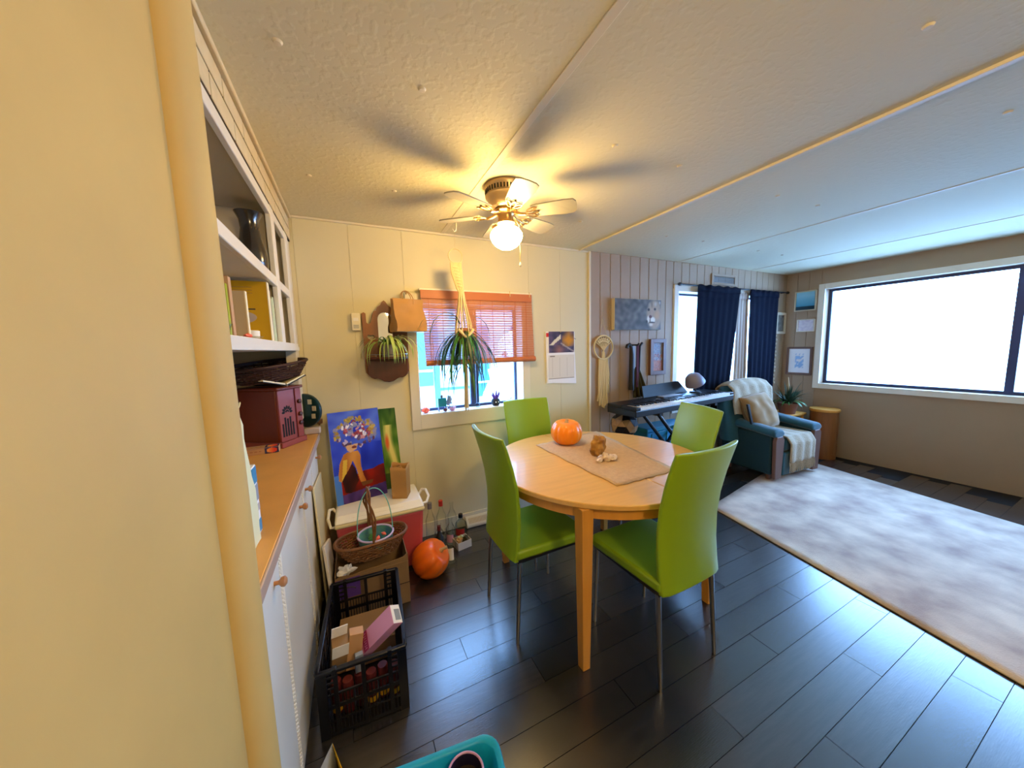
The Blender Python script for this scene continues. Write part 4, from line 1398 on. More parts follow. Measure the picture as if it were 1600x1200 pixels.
for x in (0.30, 1.10):
    L_('stand_foot', MB().tube([(x, -0.02, 0.016), (x, 0.32, 0.016)], 0.016, 8), W['black'])
    L_('stand_support', MB().box((x - 0.018, 0.0, K0 - 0.022), (x + 0.018, 0.30, K0 - 0.001)), W['black'])
L_('pivot', MB().lathe([(0, -0.03), (0.03, -0.03), (0.03, 0.24), (0, 0.24)], 14, Matrix.Translation((0.70, 0.24, 0.42)) @ Matrix.Rotation(PI / 2, 4, 'X')), W['chairframe'])

lm_ = thing('desk_lamp', 'grey domed lamp on short stem standing on the keyboard', 'lamp', (3.02, 2.17, K1 + 0.002))
obj('lamp_base', MB().lathe([(0, 0), (0.05, 0), (0.05, 0.012), (0.012, 0.018), (0, 0.018)], 20), W['blackm'], lm_, local=True)
obj('stem', MB().tube([(0, 0, 0.015), (0.01, 0, 0.08), (0.0, 0, 0.12)], 0.008, 8), W['blackm'], lm_, local=True)
Ms = Matrix.Translation((-0.02, 0, 0.12)) @ Matrix.Rotation(math.radians(-32), 4, 'Y')
obj('lamp_shade', MB().lathe([(0.0, 0.085), (0.035, 0.075), (0.068, 0.045), (0.085, 0.0), (0.092, -0.035), (0.088, -0.035), (0.080, 0.0), (0.060, 0.04), (0, 0.078)], 24, Ms), W['grey_pl'], lm_, local=True)

nb2 = thing('notebook', 'thin dark notebook lying open on the keyboard top', 'book', (2.62, 2.125, K1 + 0.001), KA)
obj('cover', MB().box((-0.14, -0.03, 0), (0.14, 0.05, 0.008)), W['blackm'], nb2, local=True, bevel=0.002)
obj('pages', MB().box((-0.13, -0.026, 0.008), (0.13, 0.046, 0.014)), W['greyp'], nb2, local=True, bevel=0.001)

# hanging bundle on the wall pegs
hb = thing('hanging_bundle', 'bundle of dark straps, umbrella and olive cloth hanging on a wall peg', 'hanging bundle', (2.46, 2.44, 1.36))
obj('peg', MB().tube([(2.46, 2.448, 1.385), (2.46, 2.37, 1.385), (2.46, 2.355, 1.40)], 0.008, 8), W['blackm'], hb)
obj('umbrella_handle', MB().tube([(2.40, 2.385, 0.96), (2.40, 2.385, 1.30), (2.395, 2.385, 1.36), (2.37, 2.385, 1.395), (2.345, 2.385, 1.385), (2.338, 2.385, 1.36)], [0.026, 0.02, 0.015, 0.015, 0.015, 0.016], 10), W['blackm'], hb)
obj('strap', MB().box((2.425, 2.395, 0.95), (2.452, 2.402, 1.38)), W['greyp'], hb)
obj('strap', MB().box((2.468, 2.386, 0.98), (2.495, 2.396, 1.385)), W['plum'], hb)
obj('strap', MB().tube([(2.51, 2.40, 1.12), (2.515, 2.40, 1.30), (2.52, 2.40, 1.375), (2.55, 2.40, 1.405)], 0.011, 8), W['blackm'], hb)
def cl(u, v):
    z = 1.16 - 0.28 * v
    x = 2.44 + (0.06 + 0.14 * v) * u
    return Vector((x, 2.40 - 0.02 * math.sin(u * 22) * (0.3 + v), z + 0.03 * u * (1 - v)))
obj('cloth', MB().surf(cl, 40, 8), W['olive'], hb, solid=0.004)

pb = thing('patchwork_ball', 'black and tan patchwork leather ball bag hanging under the keyboard', 'ball', (2.135, 2.20, 0.580))
bm0 = bmesh.new()
bmesh.ops.create_icosphere(bm0, subdivisions=2, radius=0.115)
mbk, mbt = MB(), MB()
k = 0
for f in bm0.faces:
    c = f.calc_center_median()
    vs = [c + (v.co - c) * 0.94 for v in f.verts]
    ins = [v.normalized() * 0.118 for v in vs] + [v.normalized() * 0.105 for v in vs]
    obj('patch', MB().add(ins, [(0, 1, 2), (3, 5, 4), (0, 3, 4, 1), (1, 4, 5, 2), (2, 5, 3, 0)]).add([], []), W['patch_t'] if nz(c.x * 14, c.y * 14, 1, c.z * 14) > 0.08 else W['patch_k'], pb, local=True)
    pb.children[-1].location = (0, 0, 0.115)
    k += 1
bm0.free()
obj('inner_ball', MB().ball((0, 0, 0.115), 0.106, 18, 12), W['patch_k'], pb, local=True)
obj('hanging_strap', MB().tube([(0, 0, 0.23), (0.0, 0.02, 0.30)], 0.006, 6), W['patch_k'], pb, local=True)

tb = thing('storage_tote', 'blue plastic storage tote standing under the keyboard', 'storage box', (2.72, 2.335, 0))
def taper_box(x0, x1, y0, y1, z0, z1, k):
    return [(x0 + k, y0 + k, z0), (x1 - k, y0 + k, z0), (x1 - k, y1 - k, z0), (x0 + k, y1 - k, z0), (x0, y0, z1), (x1, y0, z1), (x1, y1, z1), (x0, y1, z1)]
BF = [(0, 3, 2, 1), (4, 5, 6, 7), (0, 1, 5, 4), (1, 2, 6, 5), (2, 3, 7, 6), (3, 0, 4, 7)]
obj('tub', MB().add(taper_box(-0.26, 0.30, -0.095, 0.085, 0.001, 0.56, 0.02), BF), W['tote'], tb, local=True, bevel=0.012)
obj('lid', MB().box((-0.275, -0.108, 0.56), (0.315, 0.098, 0.60)), W['tote'], tb, local=True, bevel=0.01)
for i in range(5):
    obj('rib', MB().box((-0.2 + i * 0.1, -0.100, 0.10), (-0.188 + i * 0.1, -0.075, 0.54)), W['tote'], tb, local=True, bevel=0.002)
cb = thing('adapter_lead', 'black lead with plug-in adapter dangling below the keyboard', 'cord', (2.75, 2.06, 0.5))
obj('cable', MB().tube([(2.70, 2.10, 0.82), (2.76, 2.05, 0.72), (2.83, 2.04, 0.68), (2.86, 2.04, 0.74), (2.80, 2.04, 0.62), (2.86, 2.03, 0.50), (2.95, 2.0, 0.46)], 0.005, 6), W['blackm'], cb)
obj('adapter', MB().box((2.82, 2.02, 0.72), (2.90, 2.06, 0.77)), W['blackm'], cb, bevel=0.006)

# ================================================================== ARMCHAIR
ac = thing('armchair', 'low teal recliner armchair with wooden arm fronts by the window', 'armchair', (4.02, 2.02, 0.009), -0.06)
def A_(n, mb, m, **k):
    return obj(n, mb, m, ac, local=True, **k)
A_('base', MB().box((-0.36, -0.24, 0.07), (0.36, 0.24, 0.30)), W['tealw'], bevel=0.02, seg=3)
A_('seat', MB().box((-0.24, -0.29, 0.28), (0.24, 0.16, 0.42)), W['teal'], bevel=0.045, seg=4)
A_('footrest', MB().box((-0.25, -0.30, 0.05), (0.25, -0.245, 0.29)), W['teal'], bevel=0.02, seg=3)
for sx in (-1, 1):
    def arm(u, v, sx=sx):
        y_ = -0.29 + 0.55 * v
        zc = 0.475 + 0.06 * v
        a = 2 * PI * u
        return Vector((sx * 0.31 + 0.085 * math.cos(a), y_, zc + 0.050 * math.sin(a) * (1 if math.sin(a) > 0 else 0.8)))
    mb = MB().surf(arm, 20, 8, True)
    k = 9
    mb.f.append([i * k for i in range(20)]); mb.mi.append(0)
    mb.f.append([i * k + 8 for i in range(20)][::-1]); mb.mi.append(0)
    A_('armrest', mb, W['teal'], bevel=0.02, seg=3)
    A_('side_panel', MB().box((sx * 0.31 - 0.055, -0.25, 0.06), (sx * 0.31 + 0.055, 0.26, 0.47)), W['tealw'], bevel=0.02, seg=3)
    A_('arm_front', MB().prism([(-0.05, 0.03), (0.045, 0.03), (0.058, 0.25), (0.066, 0.42), (0.040, 0.455), (-0.045, 0.452), (-0.064, 0.41), (-0.058, 0.25)], (sx * 0.31, -0.297, 0), (1, 0, 0), (0, 0, 1), (0, 0.035, 0)), W['darkwood'] if False else W['frame'], bevel=0.006)
for sx in (-1, 1):
    for yy_ in (-0.2, 0.2):
        A_('foot', MB().lathe([(0.0, 0), (0.02, 0), (0.028, 0.075), (0, 0.075)], 12, Matrix.Translation((sx * 0.3, yy_, 0))), W['frame'])
def back(u, v):
    a = 2 * PI * u
    z = 0.34 + 0.60 * v
    w = 0.34 * (1 - 0.35 * max(0, v - 0.72) / 0.28 * max(0, v - 0.72) / 0.28)
    th = 0.085 * (1 - 0.5 * max(0, v - 0.85) / 0.15)
    ca, sa = math.cos(a), math.sin(a)
    return Vector((-0.095 + 1.18 * w * math.copysign(abs(ca) ** 0.5, ca), 0.145 + 0.09 * v + th * math.copysign(abs(sa) ** 0.6, sa), z))
mb = MB().surf(back, 36, 14, True)
mb.f.append([i * 15 for i in range(36)]); mb.mi.append(0)
mb.f.append([i * 15 + 14 for i in range(36)]); mb.mi.append(0)
A_('backrest', mb, W['teal'], ang=60)

tw = thing('throw_blanket', 'cream woven throw draped over the armchair back', 'blanket', (4.0, 2.3, 0.9))
MA = ROOTM[ac]
def thr(u, v):
    # from low in front over the top to the rear
    s_ = v
    x = -0.42 + 0.64 * u
    topz = 0.965 - 0.07 * (abs(x + 0.095) / 0.36) ** 3
    if s_ < 0.7:
        q = s_ / 0.7
        z = 0.62 + (topz - 0.62) * q - 0.05 * (1 - q) * u
        y_ = 0.145 + 0.09 * (z - 0.34) / 0.60 - 0.098 + 0.05 * max(0, (q - 0.85) / 0.15)
    else:
        q = (s_ - 0.7) / 0.3
        z = topz + 0.008 - 0.16 * q * q
        y_ = 0.188 + 0.15 * min(1, q * 1.6)
        y_ = min(y_, 0.318)
    return MA @ Vector((x, y_ - 0.006 + 0.006 * math.sin(u * 26 + v * 6), z + 0.004 * nz(u * 9, v * 9)))
obj('cloth', MB().surf(thr, 30, 30), W['throw'], tw, solid=0.012)
tw2 = thing('seat_throw', 'cream throw with long fringe over the armchair seat and front', 'blanket', (4.05, 1.8, 0.4))
def thr2(u, v):
    x = -0.19 + 0.40 * u
    if v < 0.5:
        q = v / 0.5
        y_, z = 0.12 - 0.40 * q, 0.434 + 0.004 * math.sin(u * 20)
    else:
        q = (v - 0.5) / 0.5
        y_ = -0.28 - 0.045 * min(1, q * 3)
        z = 0.434 - 0.25 * q ** 1.2 if q > 0 else 0.434
    return MA @ Vector((x, y_ - 0.008 * math.sin(u * 19) * v, z))
obj('cloth', MB().surf(thr2, 26, 24), W['throw'], tw2, solid=0.012)
mb = MB()
for i in range(34):
    p = thr2(i / 33, 1.0)
    mb.tube([p, p + Vector((0.006 * math.sin(i), -0.006, -0.05)), p + Vector((0.010 * math.sin(i * 2.1), -0.004, -0.10))], [0.006, 0.005, 0.003], 5)
obj('fringe', mb, W['throw'], tw2, weld=False)
cu = thing('cushion', 'plump tan cushion resting on the armchair', 'cushion', (3.92, 2.06, 0.44))
Mc = Matrix.Translation((3.885, 2.045, 0.645)) @ Matrix.Rotation(-0.10, 4, 'Z') @ Matrix.Rotation(math.radians(66), 4, 'X') @ Matrix.Rotation(0.10, 4, 'Z')
def pil(u, v, sgn=1):
    x, y_ = 2 * u - 1, 2 * v - 1
    t_ = max(0.0, (1 - x ** 4) * (1 - y_ ** 4)) ** 0.5
    pinch = 1 - 0.10 * (x * x * y_ * y_) ** 0.5 + 0.06 * (abs(x) * abs(y_)) ** 3
    return Mc @ Vector((0.21 * x * pinch, 0.195 * y_ * pinch, sgn * 0.085 * t_ * (1 + 0.22 * nz(x * 2.2, y_ * 2.2, 1, 3))))
mb = MB().surf(lambda u, v: pil(u, v, 1), 26, 26).surf(lambda u, v: pil(u, v, -1), 26, 26)
obj('cover', mb, W['cushion'], cu, ang=70)
ring = [pil(i / 16, 0) for i in range(16)] + [pil(1, i / 16) for i in range(16)] + [pil(1 - i / 16, 1) for i in range(16)] + [pil(0, 1 - i / 16) for i in range(16)]
obj('seam', MB().tube(ring, 0.005, 6, closed=True), W['cushion'], cu)
tc_ = thing('tablet_sleeve', 'thin dark folder standing between keyboard and cushion', 'folder', (3.68, 2.0, 0.53))
obj('board', MB().prism([(0, 0), (0.10, -0.24), (0.125, -0.24), (0.03, 0.0)], (3.56, 1.98, 0.76), (1, 0, 0), (0, 0, 1), (0, 0.02, 0)), W['blackm'], tc_, bevel=0.002)

# side table, plant, stump stool
et = thing('side_table', 'small light wooden side table beside the armchair with a plant', 'side table', (4.74, 2.20, 0.0))
obj('top', MB().box((4.55, 2.06, 0.495), (4.90, 2.33, 0.522)), W['birchleg'], et, bevel=0.006)
for x in (4.58, 4.87):
    for y in (2.09, 2.30):
        obj('leg', MB().tube([(x, y, 0.0), (x, y, 0.495)], [0.012, 0.016], 8), W['birchleg'], et)
pp = thing('potted_plant', 'bushy dark green plant in a brown pot on the side table', 'plant', (4.66, 2.15, 0.523))
obj('pot', MB().lathe([(0, 0), (0.075, 0), (0.10, 0.12), (0.105, 0.125), (0.095, 0.125), (0.09, 0.11), (0, 0.105)], 24), W['pot'], pp, local=True)
lq = [leaf_mesh(0.24, (1.3, -0.2), 0.026, W['leaf3'], 0.4), leaf_mesh(0.30, (1.2, 0.2), 0.030, W['leaf3'], -0.3), leaf_mesh(0.20, (0.9, -0.8), 0.026, W['leaf']), leaf_mesh(0.30, (1.5, 1.0), 0.02, W['leaf3'])]
rl = random.Random(21)
for i in range(90):
    a = rl.uniform(0, 2 * PI)
    add_leaf(pp, lq[i % 4], (4.66 + 0.04 * math.cos(a), 2.15 + 0.04 * math.sin(a), 0.523 + 0.12), a, rl.uniform(0.6, 0.95))
obj('flower_spike', MB().tube([(4.66, 2.15, 0.64), (4.65, 2.15, 0.85), (4.64, 2.15, 0.955)], [0.006, 0.012, 0.004], 7), W['stem'], pp)
br = MB()
sm = thing('stump_stool', 'round wooden stump stool with amber top in the room corner', 'stool', (4.97, 1.92, 0))
obj('trunk', MB().lathe([(0, 0), (0.125, 0), (0.13, 0.30), (0.128, 0.555), (0, 0.555)], 26), W['wood'], sm, local=True)
obj('top', MB().lathe([(0, 0.555), (0.135, 0.555), (0.14, 0.57), (0.135, 0.585), (0, 0.585)], 26), W['birchleg'], sm, local=True)

# rug
ra = math.radians(11)
rg = MB()
c0 = Vector((2.665, 1.735, 0))
ux, uy = Vector((math.cos(ra), math.sin(ra) * 0.9, 0)), Vector((-0.22, -0.97, 0)).normalized()
def rugf(u, v):
    p = c0 + ux * (2.05 * u) + uy * (2.4 * v)
    return p + Vector((0, 0, 0.006 + 0.0010 * nz(u * 9, v * 9)))
rg.surf(rugf, 30, 30)
rgo = obj('area_rug', rg, W['rug'], solid=0.008)
tag(rgo, 'large faded cream and grey patterned rug in the living area', 'rug')

# ================================================================== ITEMS ON THE COUNTER AND SHELVES
CZ = 0.9005
ra_ = math.atan2(2.213 - 2.081, -0.273 + 0.36) - PI / 2      # grille faces the room
rad = thing('tabletop_radio', 'mahogany cathedral-style wooden radio with pierced fretwork grille on the counter', 'radio', (-0.36, 2.081, CZ), ra_)
# local: front face is the plane x=0 (grille, facing +x), box runs to -x; y 0..0.165
RW, RD, RH = 0.162, 0.24, 0.305
obj('case', MB().box((-RD, 0.0, 0.012), (-0.012, RW, RH)), W['radio'], rad, local=True, bevel=0.004)
obj('plinth', MB().box((-RD - 0.006, -0.006, 0), (0.010, RW + 0.008, 0.030)), W['radiof'], rad, local=True, bevel=0.004)
obj('top_board', MB().box((-RD - 0.008, -0.008, RH), (0.010, RW + 0.010, RH + 0.016)), W['radio'], rad, local=True, bevel=0.005)
gr = obj('grille_panel', MB().box((-0.012, 0.004, 0.03), (0.0, RW * 0.68, RH)), W['radiof'], rad, local=True, bevel=0.002)
obj('dial_panel', MB().box((-0.012, RW * 0.75, 0.03), (0.0, RW, RH)), W['radiof'], rad, local=True, bevel=0.002)
obj('groove', MB().box((-0.012, RW * 0.68, 0.03), (-0.006, RW * 0.75, RH)), W['maroon'], rad, local=True)
gy = RW * 0.34
fret = MB()
for i in range(5):
    yy_ = gy + (i - 2) * 0.017
    fret.box((-0.002, yy_ - 0.005, 0.055), (0.0012, yy_ + 0.005, 0.150 - 0.012 * abs(i - 2) + (0.02 if i in (1, 3) else 0)))
obj('fret_slots', fret, W['gap'], gr, local=True, weld=False)['kind'] = 'stuff'
fret = MB()
for i in range(7):
    a = PI * i / 6
    Mx = Matrix.Translation((0, gy, 0.185)) @ Matrix.Rotation(a, 4, 'X')
    fret.add([Mx @ Vector(p) for p in [(0.0012, 0.016, -0.004), (0.0012, 0.028, -0.007), (0.0012, 0.038, 0.0), (0.0012, 0.028, 0.007), (0.0012, 0.016, 0.004)]], [(0, 1, 2, 3, 4)])
for i in range(4):
    a = PI * (i + 0.5) / 4
    Mx = Matrix.Translation((0, gy, 0.185)) @ Matrix.Rotation(a, 4, 'X')
    fret.add([Mx @ Vector(p) for p in [(0.0012, 0.004, -0.003), (0.0012, 0.012, -0.004), (0.0012, 0.014, 0.0), (0.0012, 0.012, 0.004), (0.0012, 0.004, 0.003)]], [(0, 1, 2, 3, 4)])
obj('fret_rosette', fret, W['gap'], gr, local=True, weld=False)['kind'] = 'stuff'
for z in (0.11, 0.16, 0.23):
    obj('dial_knob', MB().lathe([(0.012, 0), (0.012, 0.010), (0.008, 0.013), (0, 0.013)], 14, Matrix.Translation((0.0, RW * 0.875, z)) @ Matrix.Rotation(PI / 2, 4, 'Y')), W['darkwood'], rad, local=True)

RT = CZ + 0.305 + 0.016
MR = ROOTM[rad]
ob_ = thing('open_book', 'open book with brown cover lying face up on the radio', 'book', tuple(MR @ Vector((-0.10, 0.08, RT - CZ))), ra_)
for sgn, lb in ((-1, 'cover'), (1, 'cover')):
    Mx = Matrix.Translation((0, 0, 0.001)) @ Matrix.Rotation(-sgn * math.radians(15), 4, 'X')
    y0, y1 = (0.004, 0.150) if sgn > 0 else (-0.150, -0.004)
    if sgn > 0:
        Mx = Matrix.Translation((0, 0, 0.001)) @ Matrix.Rotation(math.radians(17), 4, 'X')
    else:
        Mx = Matrix.Translation((0, 0, 0.001)) @ Matrix.Rotation(math.radians(-13), 4, 'X')
    c_ = obj('cover', MB().box((-0.095, y0, 0.002), (0.095, y1, 0.006), Mx), W['blackm'], ob_, local=True)
    obj('page_block', MB().box((-0.090, y0 + 0.002, 0.006), (0.090, y1 - 0.004, 0.014), Mx), W['pages'], c_, local=True)
obj('spine', MB().box((-0.095, -0.005, 0.001), (0.095, 0.005, 0.006)), W['book_t'], ob_, local=True)

def woven(parent, name, rx, ry, h, flare, m, loc, rows=9, nst=30, wob=0.008, strand=0.0055, e=0.75, M=None):
    M = M or Matrix()
    """woven wall: horizontal strands going in and out around upright stakes"""
    def se(a, k):
        ca, sa = math.cos(a), math.sin(a)
        return Vector((rx * k * math.copysign(abs(ca) ** e, ca), ry * k * math.copysign(abs(sa) ** e, sa), 0))
    mb = MB()
    for r_ in range(rows):
        v = (r_ + 0.5) / rows
        k = flare + (1 - flare) * v ** 0.8
        pts = []
        for i in range(nst * 2):
            a = PI * i / nst
            p = se(a, k)
            d = p.normalized() * (0.0035 * (1 if (i + r_) % 2 else -1)) if i % 1 == 0 else Vector()
            p = p + d + Vector((0, 0, h * v + 0.003 * math.sin(i * 0.9 + r_)))
            pts.append(M @ p)
        mb.tube(pts, strand, 5, closed=True, squash=1.0)
    o1 = obj('woven_strands', mb, m, parent, local=True, weld=False)
    o1['kind'] = 'stuff'
    mb = MB()
    for i in range(nst):
        a = 2 * PI * i / nst
        mb.tube([M @ (se(a, flare) + Vector((0, 0, 0.002))), M @ (se(a, flare + (1 - flare) * 0.6) + Vector((0, 0, h * 0.5))), M @ (se(a, 1.0) + Vector((0, 0, h)))], 0.0035, 5)
    o2 = obj('stakes', mb, m, parent, local=True, weld=False)
    o2['kind'] = 'stuff'
    pts = [M @ (se(2 * PI * i / 48, 1.02) + Vector((0, 0, h))) for i in range(48)]
    obj('rim', MB().tube(pts, 0.008, 7, closed=True), m, parent, local=True)
    pts = [M @ (se(2 * PI * i / 32, flare) + Vector((0, 0, 0.002))) for i in range(32)]
    pts2 = [M @ (se(2 * PI * i / 32, flare) + Vector((0, 0, 0.006))) for i in range(32)]
    mb = MB().add(pts + pts2, [list(range(32))[::-1], list(range(32, 64))] + [(i, (i + 1) % 32, 32 + (i + 1) % 32, 32 + i) for i in range(32)])
    obj('floor', mb, m, parent, local=True)


wb = thing('wicker_tray', 'dark brown woven wicker basket lying on the open book and radio', 'basket', tuple(MR @ Vector((-0.12, 0.085, RT - CZ + 0.037))), ra_)
woven(wb, 'w', 0.150, 0.205, 0.085, 0.72, W['wickerd'], None, rows=7, nst=26, M=Matrix.Rotation(math.radians(6), 4, 'X'))

dk = thing('round_ornament', 'dark teal round ornament with pale patches on a foot behind the radio', 'ornament', (-0.275, 2.395, CZ))
Md = frameM((0, 0.0, 0.145), (0.85, -0.52, 0), (0, 0, 1))
obj('disc', MB().lathe([(0, -0.016), (0.09, -0.016), (0.102, -0.010), (0.105, 0.0), (0.102, 0.010), (0.09, 0.016), (0, 0.016)], 32, Md), W['darkteal'], dk, local=True)
obj('foot', MB().cbox((0.03, -0.02, 0.02), (0.09, 0.06, 0.04)), W['book_l'], dk, local=True, bevel=0.008)
for a in (0.2, -0.5, 0.9):
    obj('pale_patch', MB().cbox((0.070 * math.cos(a), 0.07 * math.sin(a), 0.016), (0.026, 0.030, 0.003), Md), W['framec'], dk, local=True, bevel=0.002)
cbl = thing('appliance_lead', 'thin brown power lead running from behind the radio to the wall', 'cord', (-0.22, 2.42, CZ))
obj('lead', MB().tube([(-0.30, 2.33, CZ + 0.005), (-0.26, 2.37, CZ + 0.007), (-0.235, 2.39, CZ + 0.006), (-0.225, 2.425, CZ + 0.012), (-0.205, 2.440, CZ + 0.05)], 0.0035, 6), W['frame'], cbl)
obj('plug', MB().box((-0.222, 2.430, CZ + 0.045), (-0.192, 2.4515, CZ + 0.075)), W['frame'], cbl, bevel=0.004)

pk = thing('match_box', 'long flat box with an orange flame picture lying before the radio', 'box', (-0.42, 2.045, CZ), 0.05)
obj('carton', MB().box((-0.09, -0.03, 0), (0.055, 0.03, 0.031)), W['book_t'], pk, local=True, bevel=0.001)


def flame(s, t):
    c = hexc('b98a5a')
    if s > 0.60:
        c = hexc('3a3550')
        if math.hypot((s - 0.80) / 0.15, (t - 0.5) / 0.42) < 1:
            c = mix(hexc('f0a04a'), hexc('e0452c'), (s - 0.68) * 5)
    elif 0.42 < t < 0.58 and 0.12 < s < 0.5 and (s * 40) % 1 < 0.6:
        c = hexc('8a4a30')
    if t > 0.93:
        c = hexc('8a6a7a')
    return c


painted('picture', tuple(ROOTM[pk] @ Vector((-0.0895, -0.0306, 0.0005))), ROOTM[pk].to_3x3() @ Vector((0.144, 0, 0)), (0, 0, 0.030), 48, 12, flame, W['paper'], pk)
painted('picture', tuple(ROOTM[pk] @ Vector((-0.0895, -0.030, 0.0316))), ROOTM[pk].to_3x3() @ Vector((0.144, 0, 0)), ROOTM[pk].to_3x3() @ Vector((0, 0.06, 0)), 48, 12, flame, W['paper'], pk)

pg = thing('paper_pouch', 'tall cream paper pouch with crumpled top standing on the counter end', 'paper bag', (-0.285, 0.96, CZ))
sack(pg, -0.302, -0.2545, 0.850, 1.078, CZ + 0.001, 1.262, 0.6, W['creamp'], 0.006, 8)
mb = MB().surf(lambda u, v: Vector((-0.285 + 0.02 * u + 0.008 * math.sin(v * 9), 0.86 + 0.20 * v, 1.255 + 0.025 * math.sin(v * 7 + 1) * u)), 4, 16)
obj('folded_flap', mb, W['creamp'], pg, solid=0.002)
lbx = thing('label_carton', 'slim carton with blue and grey label bands behind the paper pouch', 'carton', (-0.285, 1.12, CZ))
obj('body', MB().box((-0.315, 1.092, CZ), (-0.263, 1.134, 1.094)), W['whitep'], lbx, bevel=0.002)
for z0, z1, m_ in ((1.045, 1.090, 'tote'), (0.995, 1.040, 'greyp'), (0.965, 0.985, 'book_l'), (0.905, 0.940, 'tote')):
    obj('label_band', MB().box((-0.3155, 1.0915, z0), (-0.2625, 1.1345, z1)), W[m_], lbx)

# shelf contents
def book(label, y0, y1, h, d, m, x1=-0.298, lean=0.0, z=1.4365):
    t = thing('book', label, 'book', (x1 - d / 2, (y0 + y1) / 2, z), 0, 'books on the lower shelf')
    Mx = Matrix.Translation((x1, y0, z)) @ Matrix.Rotation(lean, 4, 'X')
    th = y1 - y0
    c = obj('cover', MB().box((-d, 0, 0), (0, 0.0022, h), Mx).box((-d, th - 0.0022, 0), (0, th, h), Mx).box((-0.0022, 0.0022, 0), (0, th - 0.0022, h), Mx), m, t, weld=False)
    obj('page_block', MB().box((-d + 0.003, 0.0022, 0.003), (-0.0022, th - 0.0022, h - 0.003), Mx), W['pages'], t)
    return t, Mx


b1, M1 = book('thin lime yellow book at the near end of the lower shelf', 1.195, 1.210, 0.160, 0.13, W['book_g'])
b2, M2 = book('brown spotted book with pale spine behind the lime one', 1.225, 1.250, 0.185, 0.15, W['book_t'])
for s_, z0, z1 in ((0.5, 0.055, 0.085), (0.35, 0.10, 0.112), (0.6, 0.14, 0.155)):
    obj('cover_print', MB().box((-0.11 * s_ - 0.02, -0.0006, z0), (-0.11 * s_ + 0.03, 0, z1), M2), W['ink'], b2)
b3, M3 = book('plain grey-beige book with cream spine in front of the yellow book', 1.380, 1.398, 0.168, 0.165, W['book_b'])
obj('spine_strip', MB().box((0.0, -0.001, 0), (0.003, 0.019, 0.168), M3), W['pages'], b3)
b4, M4 = book('tall mustard yellow book with a lettered pale oval on its cover', 1.742, 1.774, 0.262, 0.20, W['book_y'])
obj('spine_strip', MB().box((0.0, -0.0008, 0), (0.003, 0.033, 0.262), M4), W['pages'], b4)
ov = [(0.062 * math.cos(2 * PI * i / 28), 0.026 * math.sin(2 * PI * i / 28)) for i in range(28)]
obj('title_oval', MB().prism(ov, M4 @ Vector((-0.105, -0.0004, 0.115)), (1, 0, 0), (0, 0, 1), (0, -0.0006, 0)), W['book_l'], b4)
obj('title_rule', MB().box((-0.165, -0.0012, 0.146), (-0.045, -0.0004, 0.151), M4), W['ink'], b4)
# the title is too blurred to read in the photo: word-shaped ink marks only
ri = random.Random(31)
for zc, words in ((0.124, (3, 6, 4)), (0.103, (6, 6))):
    mb = MB()
    x = -0.152
    for wl in words:
        for q in range(wl):
            w_ = ri.uniform(0.0030, 0.0048)
            h_ = ri.uniform(0.0065, 0.0090)
            mb.box((x, -0.0013, zc - h_ / 2), (x + w_, -0.0010, zc - h_ / 2 + 0.0016), M4).box((x, -0.0013, zc - h_ / 2 + 0.0016), (x + 0.0013, -0.0010, zc + h_ / 2), M4)
            x += w_ + 0.0012
        x += 0.005
    obj('blurred_title', mb, W['ink'], b4, weld=False)['kind'] = 'stuff'
for q in range(3):
    obj('top_rule', MB().box((-0.16, -0.0010, 0.212 + 0.012 * q), (-0.05, -0.0004, 0.2145 + 0.012 * q), M4), W['stone'], b4)
book('slim lilac-grey book right of the mustard book', 1.787, 1.803, 0.235, 0.18, W['book_l'])
book('slim pale mint book, second from the divider', 1.814, 1.832, 0.205, 0.17, W['book_m'])
book('pale green clothbound book next to the divider', 1.840, 1.868, 0.215, 0.17, W['book_m'])

cd = thing('tea_light', 'white tea light candle on a clear glass saucer on the lower shelf', 'candle', (-0.310, 1.475, 1.4525))
obj('saucer', MB().lathe([(0, 0.0), (0.022, 0.0), (0.036, 0.008), (0.035, 0.009), (0.021, 0.002), (0, 0.002)], 24, Matrix.Translation((0, 0, 0.0002))), W['bottle'], cd, local=True)
obj('wax', MB().lathe([(0, 0.003), (0.024, 0.003), (0.025, 0.028), (0.021, 0.030), (0, 0.028)], 22), W['candle'], cd, local=True)
gj = thing('glass_dish', 'small clear glass dish at the near end of the shelf', 'dish', (-0.307, 1.215 - 0.06, 1.4525))
obj('bowl', MB().lathe([(0, 0.0), (0.014, 0.0), (0.022, 0.022), (0.026, 0.03), (0.024, 0.03), (0.012, 0.003), (0, 0.003)], 22), W['bottle'], gj, local=True)
rc = thing('red_trinket', 'small coral red shell trinket before the candle', 'trinket', (-0.292, 1.345, 1.4525))
obj('trinket', MB().ball((0, 0, 0.006), (0.010, 0.026, 0.007), 12, 7, 0.5, 2), W['coral'], rc, local=True)
vs_ = thing('vase', 'dark glazed waisted vase standing on the upper shelf', 'vase', (-0.348, 1.818, 1.738))
obj('body', MB().lathe([(0, 0), (0.038, 0.0), (0.050, 0.02), (0.056, 0.055), (0.053, 0.10), (0.040, 0.15), (0.033, 0.19), (0.036, 0.225), (0.050, 0.255), (0.047, 0.256), (0.032, 0.225), (0.0, 0.20)], 36), W['vase'], vs_, local=True)
for i in range(3):
    obj('fleck', MB().ball((0.0335 * math.cos(-1.2 + i * 0.5), 0.0335 * math.sin(-1.2 + i * 0.5), 0.19), (0.001, 0.003, 0.006), 6, 4), W['brass'], vs_, local=True)

